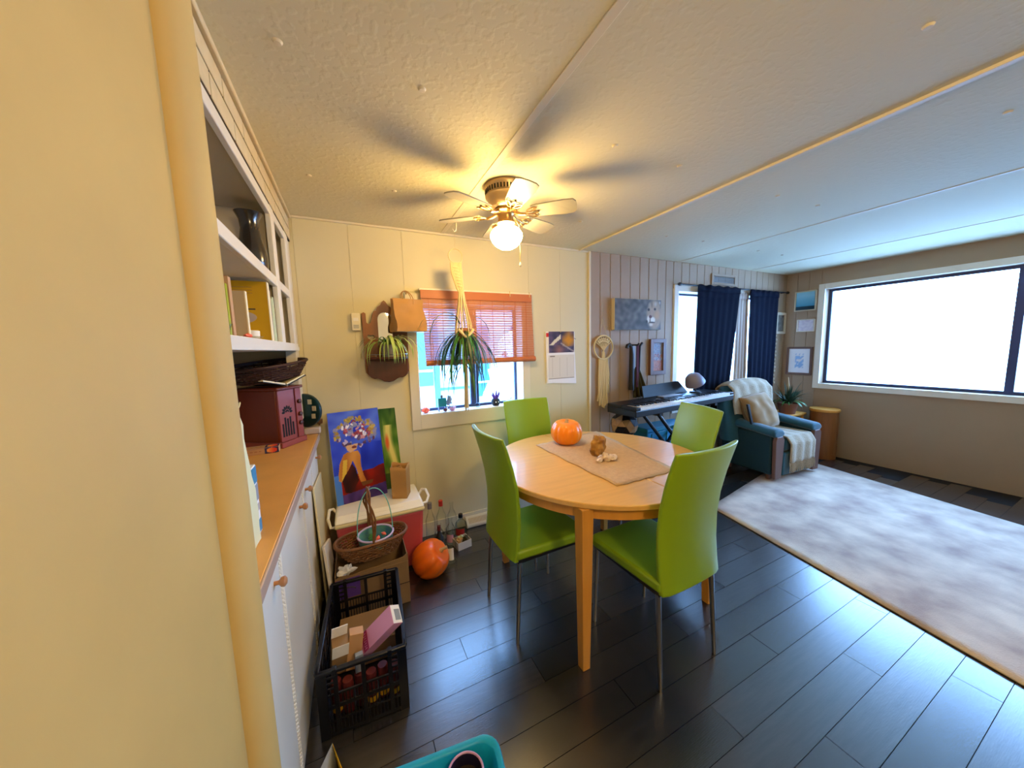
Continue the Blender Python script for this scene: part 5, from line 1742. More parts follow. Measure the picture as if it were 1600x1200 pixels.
# ================================================================== WINDOW SILL
SZ = WZ0 + 0.0065
def sill(name, label, cat, x, parts, y=2.488):
    t = thing(name, label, cat, (x, y, SZ), 0, 'window sill trinkets')
    for n, mb, m in parts:
        obj(n, mb, m, t, local=True)
    return t
sill('coral_candle', 'coral pink round candle at the left end of the sill', 'candle', 0.472, [('wax', MB().ball((0, 0, 0.022), (0.030, 0.024, 0.022), 14, 9, 0.3, 1), W['coral'])])
sill('teal_bottle', 'square teal glass bottle with a stopper on the sill', 'bottle', 0.595, [
    ('body', MB().cbox((0, 0, 0.068), (0.062, 0.030, 0.066)), W['aqua']), ('stand', MB().box((-0.028, -0.014, 0), (-0.022, 0.014, 0.036)).box((0.022, -0.014, 0), (0.028, 0.014, 0.036)), W['grey_pl']),
    ('stopper', MB().ball((0, 0, 0.112), (0.010, 0.010, 0.013), 10, 7), W['frame'])])
sill('leafy_trinket', 'pale feathery trinket just right of the teal bottle', 'trinket', 0.655, [
    ('plume', MB().ball((0, 0.01, 0.075), (0.020, 0.008, 0.030), 10, 7, 0.9, 6), W['greyp']), ('stem', MB().tube([(0, 0.01, 0), (0, 0.01, 0.05)], 0.003, 6), W['frame'])])
sill('dark_figurine', 'tiny maroon and white figurine beneath the teal bottle', 'figurine', 0.612, [
    ('body', MB().ball((0, 0, 0.012), (0.016, 0.010, 0.012), 10, 6), W['maroon']), ('head', MB().ball((0.014, 0, 0.024), 0.008, 8, 6), W['whitep'])], 2.462)
sill('rose_crystal', 'pinkish crystal lump left of the hanging tassel', 'crystal', 0.668, [('stone', MB().ball((0, 0, 0.016), (0.024, 0.016, 0.018), 8, 6, 0.8, 4), W['rose'])], 2.466)
sill('clear_crystal', 'pale blue crystal lump right of the tassel by the mullion', 'crystal', 0.878, [('stone', MB().ball((0, 0, 0.018), (0.022, 0.014, 0.020), 8, 6, 0.8, 9), W['gin'])])
sp_ = thing('spiky_succulent', 'spiky dark purple succulent in a round pot with two white dots', 'plant', (1.035, 2.490, SZ), 0, 'window sill trinkets')
obj('pot', MB().lathe([(0, 0), (0.024, 0), (0.036, 0.020), (0.036, 0.042), (0.028, 0.056), (0, 0.052)], 20), W['blackm'], sp_, local=True)
for a in (-1.9, -1.25):
    obj('white_dot', MB().ball((0.034 * math.cos(a), 0.034 * math.sin(a), 0.032), 0.006, 8, 6), W['whitep'], sp_, local=True)
for i in range(16):
    a = 2 * PI * i / 16 * 2.4
    e_ = 0.5 + 0.5 * (i % 3) / 2
    obj('leaf', MB().tube([(0.01 * math.cos(a), 0.01 * math.sin(a), 0.05), (0.030 * math.cos(a) * e_ * 1.3, 0.022 * math.sin(a), 0.075 + 0.01 * (i % 3)), (0.048 * math.cos(a) * e_ * 1.3, 0.026 * math.sin(a), 0.088 + 0.02 * (i % 3))], [0.006, 0.005, 0.001], 5), W['purple'], sp_, local=True)

# ================================================================== FLOOR CLUTTER: COOLER, PAINTINGS, BOX, BASKET
co = thing('cooler', 'rose pink cooler box with white lid and white swing handles', 'cooler', (0.10, 2.26, 0.0))
def rbox(x0, x1, y0, y1, z0, z1, k):
    return MB().add(taper_box(x0, x1, y0, y1, z0, z1, k), BF)
obj('body', rbox(-0.150, 0.352, 2.105, 2.420, 0.001, 0.385, 0.022), W['coolerp'], co, bevel=0.022, seg=4)
obj('rim_band', MB().box((-0.156, 2.098, 0.375), (0.358, 2.426, 0.400)), W['cream'], co, bevel=0.010, seg=3)
obj('lid', MB().add([(-0.157, 2.097, 0.400), (0.359, 2.097, 0.400), (0.359, 2.427, 0.400), (-0.157, 2.427, 0.400), (-0.145, 2.135, 0.440), (0.347, 2.135, 0.440), (0.347, 2.418, 0.440), (-0.145, 2.418, 0.440)], BF), W['coolerw'], co, bevel=0.010, seg=3)
obj('lid_recess', MB().prism([(-0.06, 2.118), (0.23, 2.118), (0.22, 2.131), (-0.05, 2.131)], (0, 0, 0.4165), (1, 0, 0), (0, 1, 0), (0, 0, 0.006)), W['inside'], co)
for sx, x in ((1, 0.357), (-1, -0.155)):
    pts = [(x, 2.150, 0.352), (x + sx * 0.035, 2.155, 0.375), (x + sx * 0.040, 2.165, 0.418), (x + sx * 0.020, 2.235, 0.430), (x + sx * 0.002, 2.25, 0.425)]
    if sx > 0:
        pts = [(x - 0.01, 2.165, 0.395), (x + 0.025, 2.165, 0.398), (x + 0.045, 2.19, 0.425), (x + 0.040, 2.26, 0.445), (x + 0.02, 2.29, 0.44), (x - 0.01, 2.29, 0.40)]
    else:
        pts = [(x + 0.012, 2.150, 0.370), (x - 0.022, 2.150, 0.372), (x - 0.034, 2.165, 0.420), (x - 0.030, 2.25, 0.440), (x - 0.012, 2.28, 0.43), (x + 0.012, 2.28, 0.39)]
    obj('handle', MB().tube(pts, 0.0085, 8), W['coolerw'], co)


def canvas_painting(name, label, bl, br, tl, tr, th, fn, nu, nv, cat='painting'):
    bl, br, tl, tr = map(Vector, (bl, br, tl, tr))
    t = thing(name, label, cat, tuple((bl + br) / 2))
    tr = br + (tl - bl)
    n = ((br - bl).cross(tl - bl)).normalized() * -1   # away from the viewer
    if n.y < 0:
        n = -n
    mb = MB().add([bl, br, tr, tl, bl + n * th, br + n * th, tr + n * th, tl + n * th], [(0, 1, 2, 3), (7, 6, 5, 4), (0, 4, 5, 1), (1, 5, 6, 2), (2, 6, 7, 3), (3, 7, 4, 0)])
    obj('canvas', mb, W['canvas'], t, bevel=0.002)
    inv = ROOTM[t].inverted()
    mb = MB().surf(lambda u, v: bl.lerp(br, u).lerp(tl.lerp(tr, u), v) - n * 0.0008, nu, nv)
    me = mb.mesh('painted_face', W['art'], inv, smooth=False, weld=False)
    at = me.color_attributes.new('print', 'FLOAT_COLOR', 'POINT')
    cols = []
    for i in range(nu + 1):
        for j in range(nv + 1):
            c = srgb(tuple(max(0, min(1, x)) for x in fn(i / nu, j / nv)))
            cols += [*c, 1]
    at.data.foreach_set('color', cols)
    link_mesh('painted_face', me, t)
    return t


def inpoly(x, y, P):
    r = False
    j = len(P) - 1
    for i in range(len(P)):
        if (P[i][1] > y) != (P[j][1] > y) and x < (P[j][0] - P[i][0]) * (y - P[i][1]) / (P[j][1] - P[i][1]) + P[i][0]:
            r = not r
        j = i
    return r


TORSO = [(0.30, 0.55), (0.22, 0.53), (0.13, 0.44), (0.09, 0.33), (0.08, 0.26), (0.13, 0.24), (0.20, 0.30), (0.30, 0.37), (0.38, 0.45), (0.40, 0.54)]
ARM = [(0.38, 0.55), (0.50, 0.55), (0.54, 0.50), (0.53, 0.38), (0.56, 0.27), (0.60, 0.20), (0.74, 0.20), (0.72, 0.16), (0.52, 0.15), (0.48, 0.22), (0.43, 0.36), (0.38, 0.45)]
FACE = [(0.28, 0.62), (0.52, 0.63), (0.48, 0.57), (0.36, 0.54), (0.30, 0.57)]
flowers = []
rf = random.Random(14)
for i in range(120):
    a = rf.uniform(0, 2 * PI)
    r_ = math.sqrt(rf.random())
    fxx, fyy = 0.50 + 0.42 * r_ * math.cos(a), 0.735 + 0.165 * r_ * math.sin(a) + 0.02
    edge = r_ > 0.72
    if edge:
        col = rf.choice(['a8843a', 'b79a4a', '9a8a3c', '8a86a8', 'c0a050'] if fyy > 0.70 else ['6a5a86', '4a3a5c', 'b8a8c8', '7d7fa8', '5a3a5a'])
    else:
        col = rf.choice(['a23c46', 'b85a64', '8e8bb0', 'd8d0dc', 'a8485a', '5c4a74', '8a3a48', 'c98a94', 'ece8ee', '7f86ac'])
    flowers.append((fxx, fyy, rf.uniform(0.025, 0.075), col, rf.uniform(0, PI)))


def blue_painting(s, t):
    c = mix(hexc('2438c0'), hexc('5a78d8'), 0.35 + 0.9 * nz(s * 3, t * 8, 1, 2) + 0.55 * (t - 0.55))
    if t < 0.62 and s > 0.55:
        c = mix(hexc('1a2aa0'), hexc('2a46d0'), 0.5 + nz(s * 4, t * 4))
    floor_line = 0.30 + 0.10 * (s - 0.5) + 0.02 * nz(s * 6, 0)
    if t < floor_line and s > 0.10:
        c = mix(hexc('8c1c14'), hexc('3a1418'), 0.4 + 1.2 * nz(s * 5, t * 6, 1, 7))
    if t < 0.09 + 0.05 * s:
        c = mix(hexc('5a3c8c'), hexc('3c2c6a'), 0.5 + nz(s * 8, t * 8))
    if s < 0.12 and t < 0.32:
        c = hexc('4a80e0')
    if inpoly(s, t, [(0.14, 0.26), (0.36, 0.42), (0.42, 0.36), (0.46, 0.22), (0.30, 0.10), (0.18, 0.12)]):
        c = mix(hexc('2a1418'), hexc('571c16'), 0.5 + nz(s * 6, t * 6))
    if inpoly(s, t, TORSO) or inpoly(s, t, ARM):
        c = mix(hexc('b06a2a'), hexc('d89a4a'), 0.5 + 1.1 * nz(s * 6, t * 4, 1, 3))
        if inpoly(s, t, TORSO) and 0.15 < s - 0.3 * (t - 0.3) < 0.23 and t < 0.47:
            c = hexc('d8b040')
        if t < 0.20:
            c = hexc('6a4428')
    for fx_, fy_, r_, col, an in flowers:
        dx_, dy_ = s - fx_, (t - fy_) * 1.9
        ux_, uy_ = dx_ * math.cos(an) + dy_ * math.sin(an), -dx_ * math.sin(an) + dy_ * math.cos(an)
        if math.hypot(ux_, uy_ * 1.7) < r_ * (1 + 0.55 * nz(s * 22, t * 22)):
            c = mix(hexc(col), (1, 1, 1), 0.25 * max(0, nz(s * 40, t * 40)))
    if inpoly(s, t, FACE):
        c = hexc('d8a878')
        if math.hypot((s - 0.44) / 0.05, (t - 0.595) / 0.016) < 1:
            c = hexc('7a3a34')
    return c


canvas_painting('blue_painting', 'blue painting of a seated figure with a flower-covered head on the cooler lid', (-0.142, 2.280, 0.441), (0.158, 2.338, 0.441), (-0.162, 2.372, 1.016), (0.114, 2.428, 1.016), 0.018, blue_painting, 110, 190)


def green_painting(s, t):
    c = mix(hexc('3f6a1e'), hexc('7f9a3c'), 0.5 + 1.1 * nz(s * 3, t * 6, 1, 4))
    c = mix(c, hexc('1f4420'), max(0, (t - 0.72) * 2.4) + 0.7 * max(0, nz(s * 5, t * 4, 1, 9)))
    d = abs(s - 0.55 - 0.15 * math.sin(t * 7)) / 0.30
    if 0.28 < t < 0.80 and d < 1:
        c = mix(c, hexc('e0d070'), (1 - d) * 1.4)
    d2 = math.hypot((s - 0.32) / 0.16, (t - 0.58) / 0.13)
    if d2 < 1:
        c = mix(c, hexc('d8602c'), (1 - d2) * 1.5)
    if t < 0.2:
        c = mix(c, hexc('263a22'), 0.6)
    return c


canvas_painting('green_painting', 'green and yellow abstract painting leaning behind the blue one', (0.162, 2.402, 0.441), (0.270, 2.402, 0.441), (0.141, 2.434, 1.003), (0.256, 2.434, 1.003), 0.014, green_painting, 40, 100)

gb = thing('gift_bag', 'small open kraft paper bag with twisted handles standing on the cooler', 'bag', (0.232, 2.25, 0.441))
def openbag(u, v):
    z = 0.4412 + 0.208 * v
    s_ = (u * 4) % 4
    X0, X1, Y0, Y1 = 0.178, 0.292, 2.205, 2.315
    P = [(X0, Y0 + 0.02), (X1 - 0.028, Y0 - 0.02), (X1 + 0.008, Y1 - 0.035), (X0 + 0.022, Y1)]
    i = int(s_) % 4
    q = s_ - int(s_)
    a, b_ = P[i], P[(i + 1) % 4]
    fl = 1 + 0.06 * v
    cx_, cy_ = 0.235, 2.26
    x, y_ = a[0] + (b_[0] - a[0]) * q, a[1] + (b_[1] - a[1]) * q
    return Vector((cx_ + (x - cx_) * fl, cy_ + (y_ - cy_) * fl, z + (0.006 * math.sin(u * 19) if v == 1 else 0)))
mb = MB().surf(openbag, 32, 8, True)
obj('sack', mb, W['kraft'], gb, ang=25, solid=0.0015)
mb = MB().add([openbag(i / 4, 0) + Vector((0, 0, 0.001)) for i in range(4)], [(0, 1, 2, 3)])
obj('bag_base', mb, W['kraft'], gb)
for yo in (0.0, 0.045):
    pts = [(0.207 + 0.052 * i / 10, 2.238 + yo - 0.006 * math.sin(PI * i / 10), 0.605 + 0.040 * math.sin(PI * i / 10)) for i in range(11)]
    obj('handle', MB().tube(pts, 0.004, 6), W['kraft'], gb)

# leaning boards
for k_, (lb, P) in enumerate((('tall cream board leaning against the base cabinet doors', [(1.86, 0.0), (2.36, 0.0), (2.36, 0.655), (1.95, 0.700)]), ('low white board leaning in front of the cream board', [(1.80, 0.0), (2.10, 0.0), (2.11, 0.335), (1.80, 0.455)]))):
    t = thing('leaning_board', lb, 'board', (-0.2, 1.9, 0), 0, 'boards leaning on the base cabinet')
    xb, th_ = ((-0.214, 0.009), (-0.180, 0.012))[k_]
    obj('board', MB().add([(xb + 0.012, y, z + 0.001) if z == 0 else (xb - 0.014, y, z) for y, z in P] + [(xb + 0.012 + th_, y, z + 0.001) if z == 0 else (xb - 0.014 + th_, y, z) for y, z in P],
                          [(0, 1, 2, 3), (7, 6, 5, 4), (0, 4, 5, 1), (1, 5, 6, 2), (2, 6, 7, 3), (3, 7, 4, 0)]), W['cream'] if k_ == 0 else W['canvas'], t, bevel=0.002)

# cardboard box
cx0, cx1, cy0, cy1 = -0.155, 0.205, 1.825, 2.075
bx_ = thing('cardboard_box', 'open brown cardboard box with a purple label under the wicker basket', 'box', (0.03, 1.95, 0))
def wallb(lo, hi, nm='box_side'):
    obj(nm, MB().box(lo, hi), W['card'], bx_, bevel=0.001)
wallb((cx0, cy0, 0.001), (cx1, cy0 + 0.004, 0.245))
wallb((cx0, cy1 - 0.004, 0.001), (cx1, cy1, 0.262))
wallb((cx0, cy0 + 0.004, 0.001), (cx0 + 0.004, cy1 - 0.004, 0.262))
wallb((cx1 - 0.004, cy0 + 0.004, 0.001), (cx1, cy1 - 0.004, 0.275))
wallb((cx0 + 0.004, cy0 + 0.004, 0.001), (cx1 - 0.004, cy1 - 0.004, 0.005), 'box_bottom')
torn = [(cx0, 0.245), (cx1, 0.245)] + [(cx1 - (cx1 - cx0) * i / 14, 0.268 + 0.012 * nz(i * 1.3, 0.5, 1, 2) - 0.014 * (i / 14) + (0.03 if i < 1 else 0)) for i in range(15)]
obj('torn_flap', MB().prism(torn, (0, cy0 + 0.0005, 0), (1, 0, 0), (0, 0, 1), (0, 0.003, 0)), W['card'], bx_)
lab = obj('purple_label', MB().box((cx0 + 0.002, cy0 - 0.0012, 0.135), (cx0 + 0.115, cy0, 0.240)), W['purple'], bx_)
arc = [(cx0 + 0.060 - 0.035 * math.cos(PI * (0.1 + 0.8 * i / 10)), cy0 - 0.0016, 0.170 + 0.022 * math.sin(PI * (0.1 + 0.8 * i / 10))) for i in range(11)]
obj('printed_smile', MB().tube(arc, 0.0028, 5), W['ink'], lab)
obj('handhold', MB().box((cx1 - 0.0002, cy0 + 0.09, 0.150), (cx1 + 0.0006, cy0 + 0.17, 0.175)), W['gap'], bx_)
obj('tape_line', MB().box((cx0, cy0 - 0.0008, 0.118), (cx1, cy0 - 0.0002, 0.122)), W['gap'], bx_)
cr = thing('crumpled_bag', 'crumpled clear white plastic wrap at the box corner', 'plastic wrap', (-0.105, 1.86, 0.245))
obj('wrap', MB().ball((0, 0, 0.018), (0.035, 0.022, 0.022), 14, 10, 1.2, 5), W['whitep'], cr, local=True, ang=20)

wk = thing('wicker_basket', 'boat-shaped brown wicker basket with a tall twisted handle on the cardboard box', 'basket', (0.035, 1.945, 0.274), 0.10)
woven(wk, 'w', 0.182, 0.098, 0.100, 0.66, W['wicker'], None, rows=8, nst=28, e=0.8)
hp1 = []
for i in range(17):
    a = PI * i / 16
    hp1.append((-0.005 + 0.004 * math.sin(i * 1.4), 0.098 * math.cos(a), 0.085 + 0.295 * math.sin(a) ** 0.75))
obj('handle', MB().tube(hp1, 0.006, 7), W['wicker'], wk, local=True)
obj('handle', MB().tube([(x + 0.014 * math.cos(i * 0.9), y_, z - 0.004 * math.sin(i * 0.9)) for i, (x, y_, z) in enumerate(hp1)], 0.005, 7), W['wicker'], wk, local=True)
eb = thing('painted_basket', 'small round patterned basket with thin aqua handle inside the wicker basket', 'basket', (0.055, 1.945, 0.285), 0.10)
obj('bowl', MB().lathe([(0.0, 0.0), (0.062, 0.0), (0.085, 0.045), (0.093, 0.098), (0.089, 0.098), (0.080, 0.047), (0.058, 0.006), (0, 0.006)], 32), mat('patterned_basket', '5d9c84', 0.5, var=0.8, vscale=38, col2='3d6f9c'), eb, local=True)
obj('rim', MB().tube([(0.092 * math.cos(2 * PI * i / 36), 0.092 * math.sin(2 * PI * i / 36), 0.099) for i in range(36)], 0.0055, 7, closed=True), mat('lilac_rim', 'c3b4d6', 0.5), eb, local=True)
hnd = [(0.092 * math.cos(PI * i / 20), 0.0, 0.10 + 0.262 * math.sin(PI * i / 20) ** 0.85) for i in range(21)]
obj('handle', MB().tube(hnd, 0.0028, 6), mat('aqua_wire', '6fc7c4', 0.35), eb, local=True)
rl = random.Random(4)
for i in range(3):
    t = thing('red_bauble', ('red trinket nearest the rim in the painted basket', 'red trinket at the middle of the painted basket', 'red trinket deepest inside the painted basket')[i], 'trinket', (0.055 + rl.uniform(0.0, 0.045), 1.945 + rl.uniform(-0.045, 0.0), 0.375 - 0.005 * (i % 2)), rl.uniform(0, 3), 'red trinkets in the basket')
    obj('trinket', MB().ball((0, 0, 0), (0.014, 0.010, 0.009), 9, 6, 0.5, i), W['coral'], t, local=True)
for i in range(2):
    t = thing('green_leaflet', ('larger crumpled green foil piece in the painted basket', 'crumpled green foil piece at the far side of the painted basket')[i], 'foil', (0.055 - rl.uniform(0.01, 0.05), 1.945 + rl.uniform(-0.03, 0.04), 0.365), rl.uniform(0, 3), 'green foil pieces in the basket')
    obj('foil', MB().ball((0, 0, 0), (0.024, 0.020, 0.010), 10, 6, 0.9, i + 20), W['leaf'], t, local=True)

# ---- bottles
def bottle(label, x, y, h, r, neck, m, capm=None, labm=None, shoulder=0.62, kind='bottle', capz=0.0):
    t = thing('glass_' + kind, label, kind, (x, y, 0.0), 0, 'empty glass bottles by the register')
    pr = [(0, 0.002), (r * 0.92, 0.002), (r, 0.008), (r, h * shoulder * 0.92), (r * 0.9, h * shoulder), (neck * 1.25, h * (shoulder + 0.16)), (neck, h * (shoulder + 0.22)), (neck, h * 0.96), (neck * 1.15, h * 0.965), (neck * 1.15, h), (neck * 0.8, h)]
    obj('glass_body', MB().lathe(pr, 24, cap=False), m, t, local=True)
    if capm:
        obj('cap', MB().lathe([(0, h * 0.87), (neck * 1.2, h * 0.87), (neck * 1.2, h + 0.003), (0, h + 0.003)], 16), capm, t, local=True)
    if labm:
        obj('paper_label', MB().lathe([(r + 0.0008, h * 0.12), (r + 0.0008, h * shoulder * 0.7)], 14, a0=-2.9, a1=-1.3, cap=False), labm, t, local=True)
    return t
bottle('tall clear bottle with a pewter cap nearest the cooler', 0.432, 2.335, 0.305, 0.036, 0.013, W['bottle'], W['grey_pl'])
bottle('clear bottle with a bright red cap', 0.520, 2.375, 0.285, 0.038, 0.013, W['bottle'], W['red'], None)
bottle('uncapped clear bottle behind the red-capped one', 0.605, 2.395, 0.245, 0.036, 0.012, W['bottle'])
bottle('squat bluish bottle with a black cap behind the small carton', 0.655, 2.335, 0.165, 0.044, 0.014, W['gin'], W['black'], W['inkred'])
bottle('wide clear jar-like bottle with a white label next to the pumpkin', 0.502, 2.075, 0.225, 0.042, 0.024, W['bottle'], None, W['whitep'], 0.70)
bottle('clear bottle low between the red-capped bottle and the pumpkin', 0.475, 2.26, 0.175, 0.036, 0.014, W['bottle'], None, W['book_l'])
bottle('small clear bottle with a pink label behind the jar', 0.560, 2.27, 0.190, 0.034, 0.013, W['bottle'], None, W['rose'])
bottle('slender dark bottle with a maroon stopper tucked behind the pumpkin', 0.452, 2.155, 0.215, 0.030, 0.010, W['blackm'], W['maroon'])
smc = thing('small_carton', 'small open white carton of oddments on the floor by the bottles', 'carton', (0.62, 2.20, 0), 0.18)
for lo, hi in (((-0.052, -0.045, 0.001), (0.052, -0.042, 0.055)), ((-0.052, 0.042, 0.001), (0.052, 0.045, 0.055)), ((-0.052, -0.042, 0.001), (-0.049, 0.042, 0.055)), ((0.049, -0.042, 0.001), (0.052, 0.042, 0.055)), ((-0.049, -0.042, 0.001), (0.049, 0.042, 0.004))):
    obj('carton_side', MB().box(lo, hi), W['canvas'], smc, local=True)
for i, (dx, dy, m_) in enumerate(((-0.025, -0.01, 'kraft'), (0.02, 0.0, 'olive'), (0.0, 0.02, 'book_m'))):
    t = thing('crumpled_paper', ('crumpled kraft paper in the small carton', 'olive scrap of cloth in the small carton', 'pale green scrap at the back of the small carton')[i], 'scrap', tuple(ROOTM[smc] @ Vector((dx, dy, 0.03))))
    obj('scrap', MB().ball((0, 0, 0.012), (0.022, 0.018, 0.026), 10, 7, 0.8, i + 3), W[m_], t, local=True, ang=20)

# ---- register and floor vent
vr = thing('floor_register', 'cream metal baseboard heat register against the window wall', 'register', (0.88, 2.42, 0))
rgp = [(2.4415, 0.001), (2.395, 0.001), (2.390, 0.012), (2.392, 0.030), (2.432, 0.078), (2.4415, 0.080)]
obj('housing', MB().add([(0.72, y, z) for y, z in rgp] + [(1.05, y, z) for y, z in rgp], [list(range(6)), list(range(6, 12))[::-1]] + [(i, (i + 1) % 6, 6 + (i + 1) % 6, 6 + i) for i in range(6)]), W['trimw'], vr, bevel=0.003)
for i in range(26):
    x = 0.742 + i * 0.0112
    z0, z1 = 0.036, 0.068
    f = lambda z: 2.392 + (z - 0.030) * (0.040 / 0.048)
    obj('slot', MB().add([(x, f(z0) - 0.0008, z0), (x + 0.005, f(z0) - 0.0008, z0), (x + 0.005, f(z1) - 0.0008, z1), (x, f(z1) - 0.0008, z1)], [(0, 1, 2, 3)]), W['motor'], vr)

# ================================================================== CRATE
CW, CL, CH = 0.308, 0.505, 0.27
ck = thing('plastic_crate', 'black slatted plastic crate on the floor by the base cabinet', 'crate', (-0.028, 1.512, 0.0), -0.055)
def K_(n, mb, m=W['crate'], **k):
    return obj(n, mb, m, ck, local=True, **k)
hw, hl = CW / 2, CL / 2
K_('crate_floor', MB().box((-hw + 0.006, -hl + 0.006, 0.004), (hw - 0.006, hl - 0.006, 0.010)))
for sx in (-1, 1):
    for sy in (-1, 1):
        K_('corner_post', MB().prism([(sx * hw, sy * hl), (sx * (hw - 0.034), sy * hl), (sx * (hw - 0.034), sy * (hl - 0.007)), (sx * (hw - 0.007), sy * (hl - 0.007)), (sx * (hw - 0.007), sy * (hl - 0.034)), (sx * hw, sy * (hl - 0.034))], (0, 0, 0), (1, 0, 0), (0, 1, 0), (0, 0, CH)), bevel=0.0015, seg=1)
def lattice(nx, along, fixed, axis, handle):
    """one side wall of the crate as bars"""
    mb = MB()
    L0, L1 = -along + 0.030, along - 0.030
    def bar(a0, a1, z0, z1, t0, t1):
        if axis == 'x':
            mb.box((a0, fixed + t0, z0), (a1, fixed + t1, z1))
        else:
            mb.box((fixed + t0, a0, z0), (fixed + t1, a1, z1))
    for z in (0.004, 0.060, 0.112, 0.164):
        bar(L0, L1, z, z + (0.014 if z in (0.004, 0.112) else 0.007), -0.003, 0.003)
    for i in range(nx + 1):
        a = L0 + (L1 - L0) * i / nx
        inside = handle and abs(a) < along * 0.56
        bar(a - 0.0018, a + 0.0018, 0.004, 0.190 if not inside else 0.164, -0.002, 0.002)
    for a in (-along * 0.60, 0.0, along * 0.60) if handle else (-along * 0.66, -along * 0.33, 0, along * 0.33, along * 0.66):
        bar(a - 0.007, a + 0.007, 0.004, CH - 0.012, -0.0045, 0.0045)
    z = 0.190
    while z < CH - 0.02:
        if handle:
            bar(L0, -along * 0.60, z, z + 0.006, -0.002, 0.002)
            bar(along * 0.60, L1, z, z + 0.006, -0.002, 0.002)
        else:
            bar(L0, L1, z, z + 0.006, -0.002, 0.002)
        z += 0.022
    return mb
for nm, args in (('front_lattice', (20, hw, -hl + 0.0045, 'x', True)), ('rear_lattice', (20, hw, hl - 0.0045, 'x', True)), ('side_lattice', (34, hl, -hw + 0.0045, 'y', False)), ('side_lattice', (34, hl, hw - 0.0045, 'y', False))):
    K_(nm, lattice(*args), smooth=False, weld=False)['kind'] = 'stuff'
for sy in (-1, 1):
    y0 = sy * (hl - 0.004)
    K_('rim', MB().box((-hw, y0 - 0.0085, CH - 0.014), (hw, y0 + 0.0085, CH)), bevel=0.003)
    for a_, b_ in ((-0.66, -0.56), (0.56, 0.66)):
        K_('rim_notch', MB().box((hw * a_, y0 - 0.010, CH - 0.022), (hw * b_, y0 + 0.010, CH + 0.004)), bevel=0.002)
for sx in (-1, 1):
    x0 = sx * (hw - 0.004)
    K_('rim', MB().box((x0 - 0.0085, -hl + 0.006, CH - 0.014), (x0 + 0.0085, hl - 0.006, CH)), bevel=0.003)
MC = ROOTM[ck]
def incrate(name, label, cat, lo, hi, m, loc, rot=(0, 0, 0), grp=None, bevel=0.0015, part='carton'):
    p = MC @ Vector(loc)
    t = thing(name, label, cat, tuple(p), -0.055, grp)
    R_ = Matrix.Rotation(rot[2], 4, 'Z') @ Matrix.Rotation(rot[0], 4, 'X') @ Matrix.Rotation(rot[1], 4, 'Y')
    o = obj(part, MB().box(lo, hi, R_), m, t, local=True, bevel=bevel)
    return t, R_
# things in the crate: cans at the bottom, cartons leaning on top
t, R_ = incrate('low_carton', 'plain card carton lying on the crate floor at the back', 'carton', (-0.12, -0.10, 0), (0.12, 0.10, 0.10), W['card'], (0.0, 0.10, 0.011))
for i in range(6):
    p = MC @ Vector((-0.105 + 0.042 * i, -0.165 - 0.012 * (i % 2), 0.0105))
    t = thing('tin_can', ('leftmost', 'second from left', 'third from left', 'third from right', 'second from right', 'rightmost')[i] + ' maroon tin can at the front of the crate', 'can', tuple(p), 0, 'tin cans in the crate')
    obj('can_body', MB().lathe([(0, 0), (0.0185, 0), (0.0195, 0.004), (0.0195, 0.128), (0.0175, 0.132), (0, 0.132)], 18), W['maroon'], t, local=True)
    obj('base_band', MB().lathe([(0.0199, 0.012), (0.0199, 0.034)], 18, cap=False), W['matt'] if i in (0, 3, 4, 5) else W['maroon'], t, local=True)
wt, R_ = incrate('white_carton', 'white open carton with a raised flap in the crate front corner', 'carton', (-0.030, -0.028, 0), (0.028, 0.028, 0.125), W['card'], (-0.100, -0.100, 0.135), (0.10, 0.10, 0.2))
obj('flap', MB().box((-0.030, 0.026, 0.118), (0.028, 0.029, 0.168), R_ @ Matrix.Rotation(0.06, 4, 'X')), W['whitep'], wt, local=True)
obj('white_front', MB().box((-0.0305, -0.0292, 0.075), (0.0285, -0.028, 0.124), R_), W['whitep'], wt, local=True)
t, R_ = incrate('kraft_carton', 'small orange-brown carton between the white carton and the pink box', 'carton', (-0.026, -0.030, 0), (0.026, 0.020, 0.135), W['book_t'], (-0.050, -0.105, 0.130), (-0.12, 0.18, 0.1))
t, R_ = incrate('grey_carton', 'small pale blue-grey packet tucked under the pink box', 'packet', (-0.014, -0.010, 0), (0.014, 0.010, 0.072), W['greyp'], (-0.022, -0.160, 0.145), (0.0, 0.05, 0.2))
PO, PU = Vector((-0.056, 1.40, 0.153)), Vector((0.589, -0.354, 0.726)).normalized()
PW_ = Vector((-0.089, 0.865, 0.494))
PW_ = (PW_ - PU * PW_.dot(PU)).normalized()
PN = PU.cross(PW_)
pk2 = thing('pink_box', 'long lilac-pink carton with a plum lettered band leaning out of the crate', 'box', tuple(PO))
MP = Matrix(((PU.x, PW_.x, PN.x, PO.x), (PU.y, PW_.y, PN.y, PO.y), (PU.z, PW_.z, PN.z, PO.z), (0, 0, 0, 1)))
obj('carton', MB().box((0, 0, -0.045), (0.226, 0.073, 0), MP), W['pink'], pk2, bevel=0.001)
bd = obj('lettered_band', MB().box((0.034, 0.0005, 0), (0.066, 0.0725, 0.0008), MP), W['pinkd'], pk2)
mb = MB()
for q in range(7):
    yq = 0.062 - q * 0.0088
    mb.box((0.042, yq - 0.0008, 0.0008), (0.058, yq + 0.0008, 0.0011), MP)
    if q % 2:
        mb.box((0.042, yq + 0.0008, 0.0008), (0.0438, yq + 0.0045, 0.0011), MP)
    else:
        mb.box((0.049, yq + 0.0008, 0.0008), (0.0508, yq + 0.0040, 0.0011), MP)
obj('band_marks', mb, W['pink'], pk2, weld=False)['kind'] = 'stuff'
obj('end_cap', MB().box((0.2262, 0.001, -0.044), (0.2268, 0.072, -0.001), MP), W['whitep'], pk2)
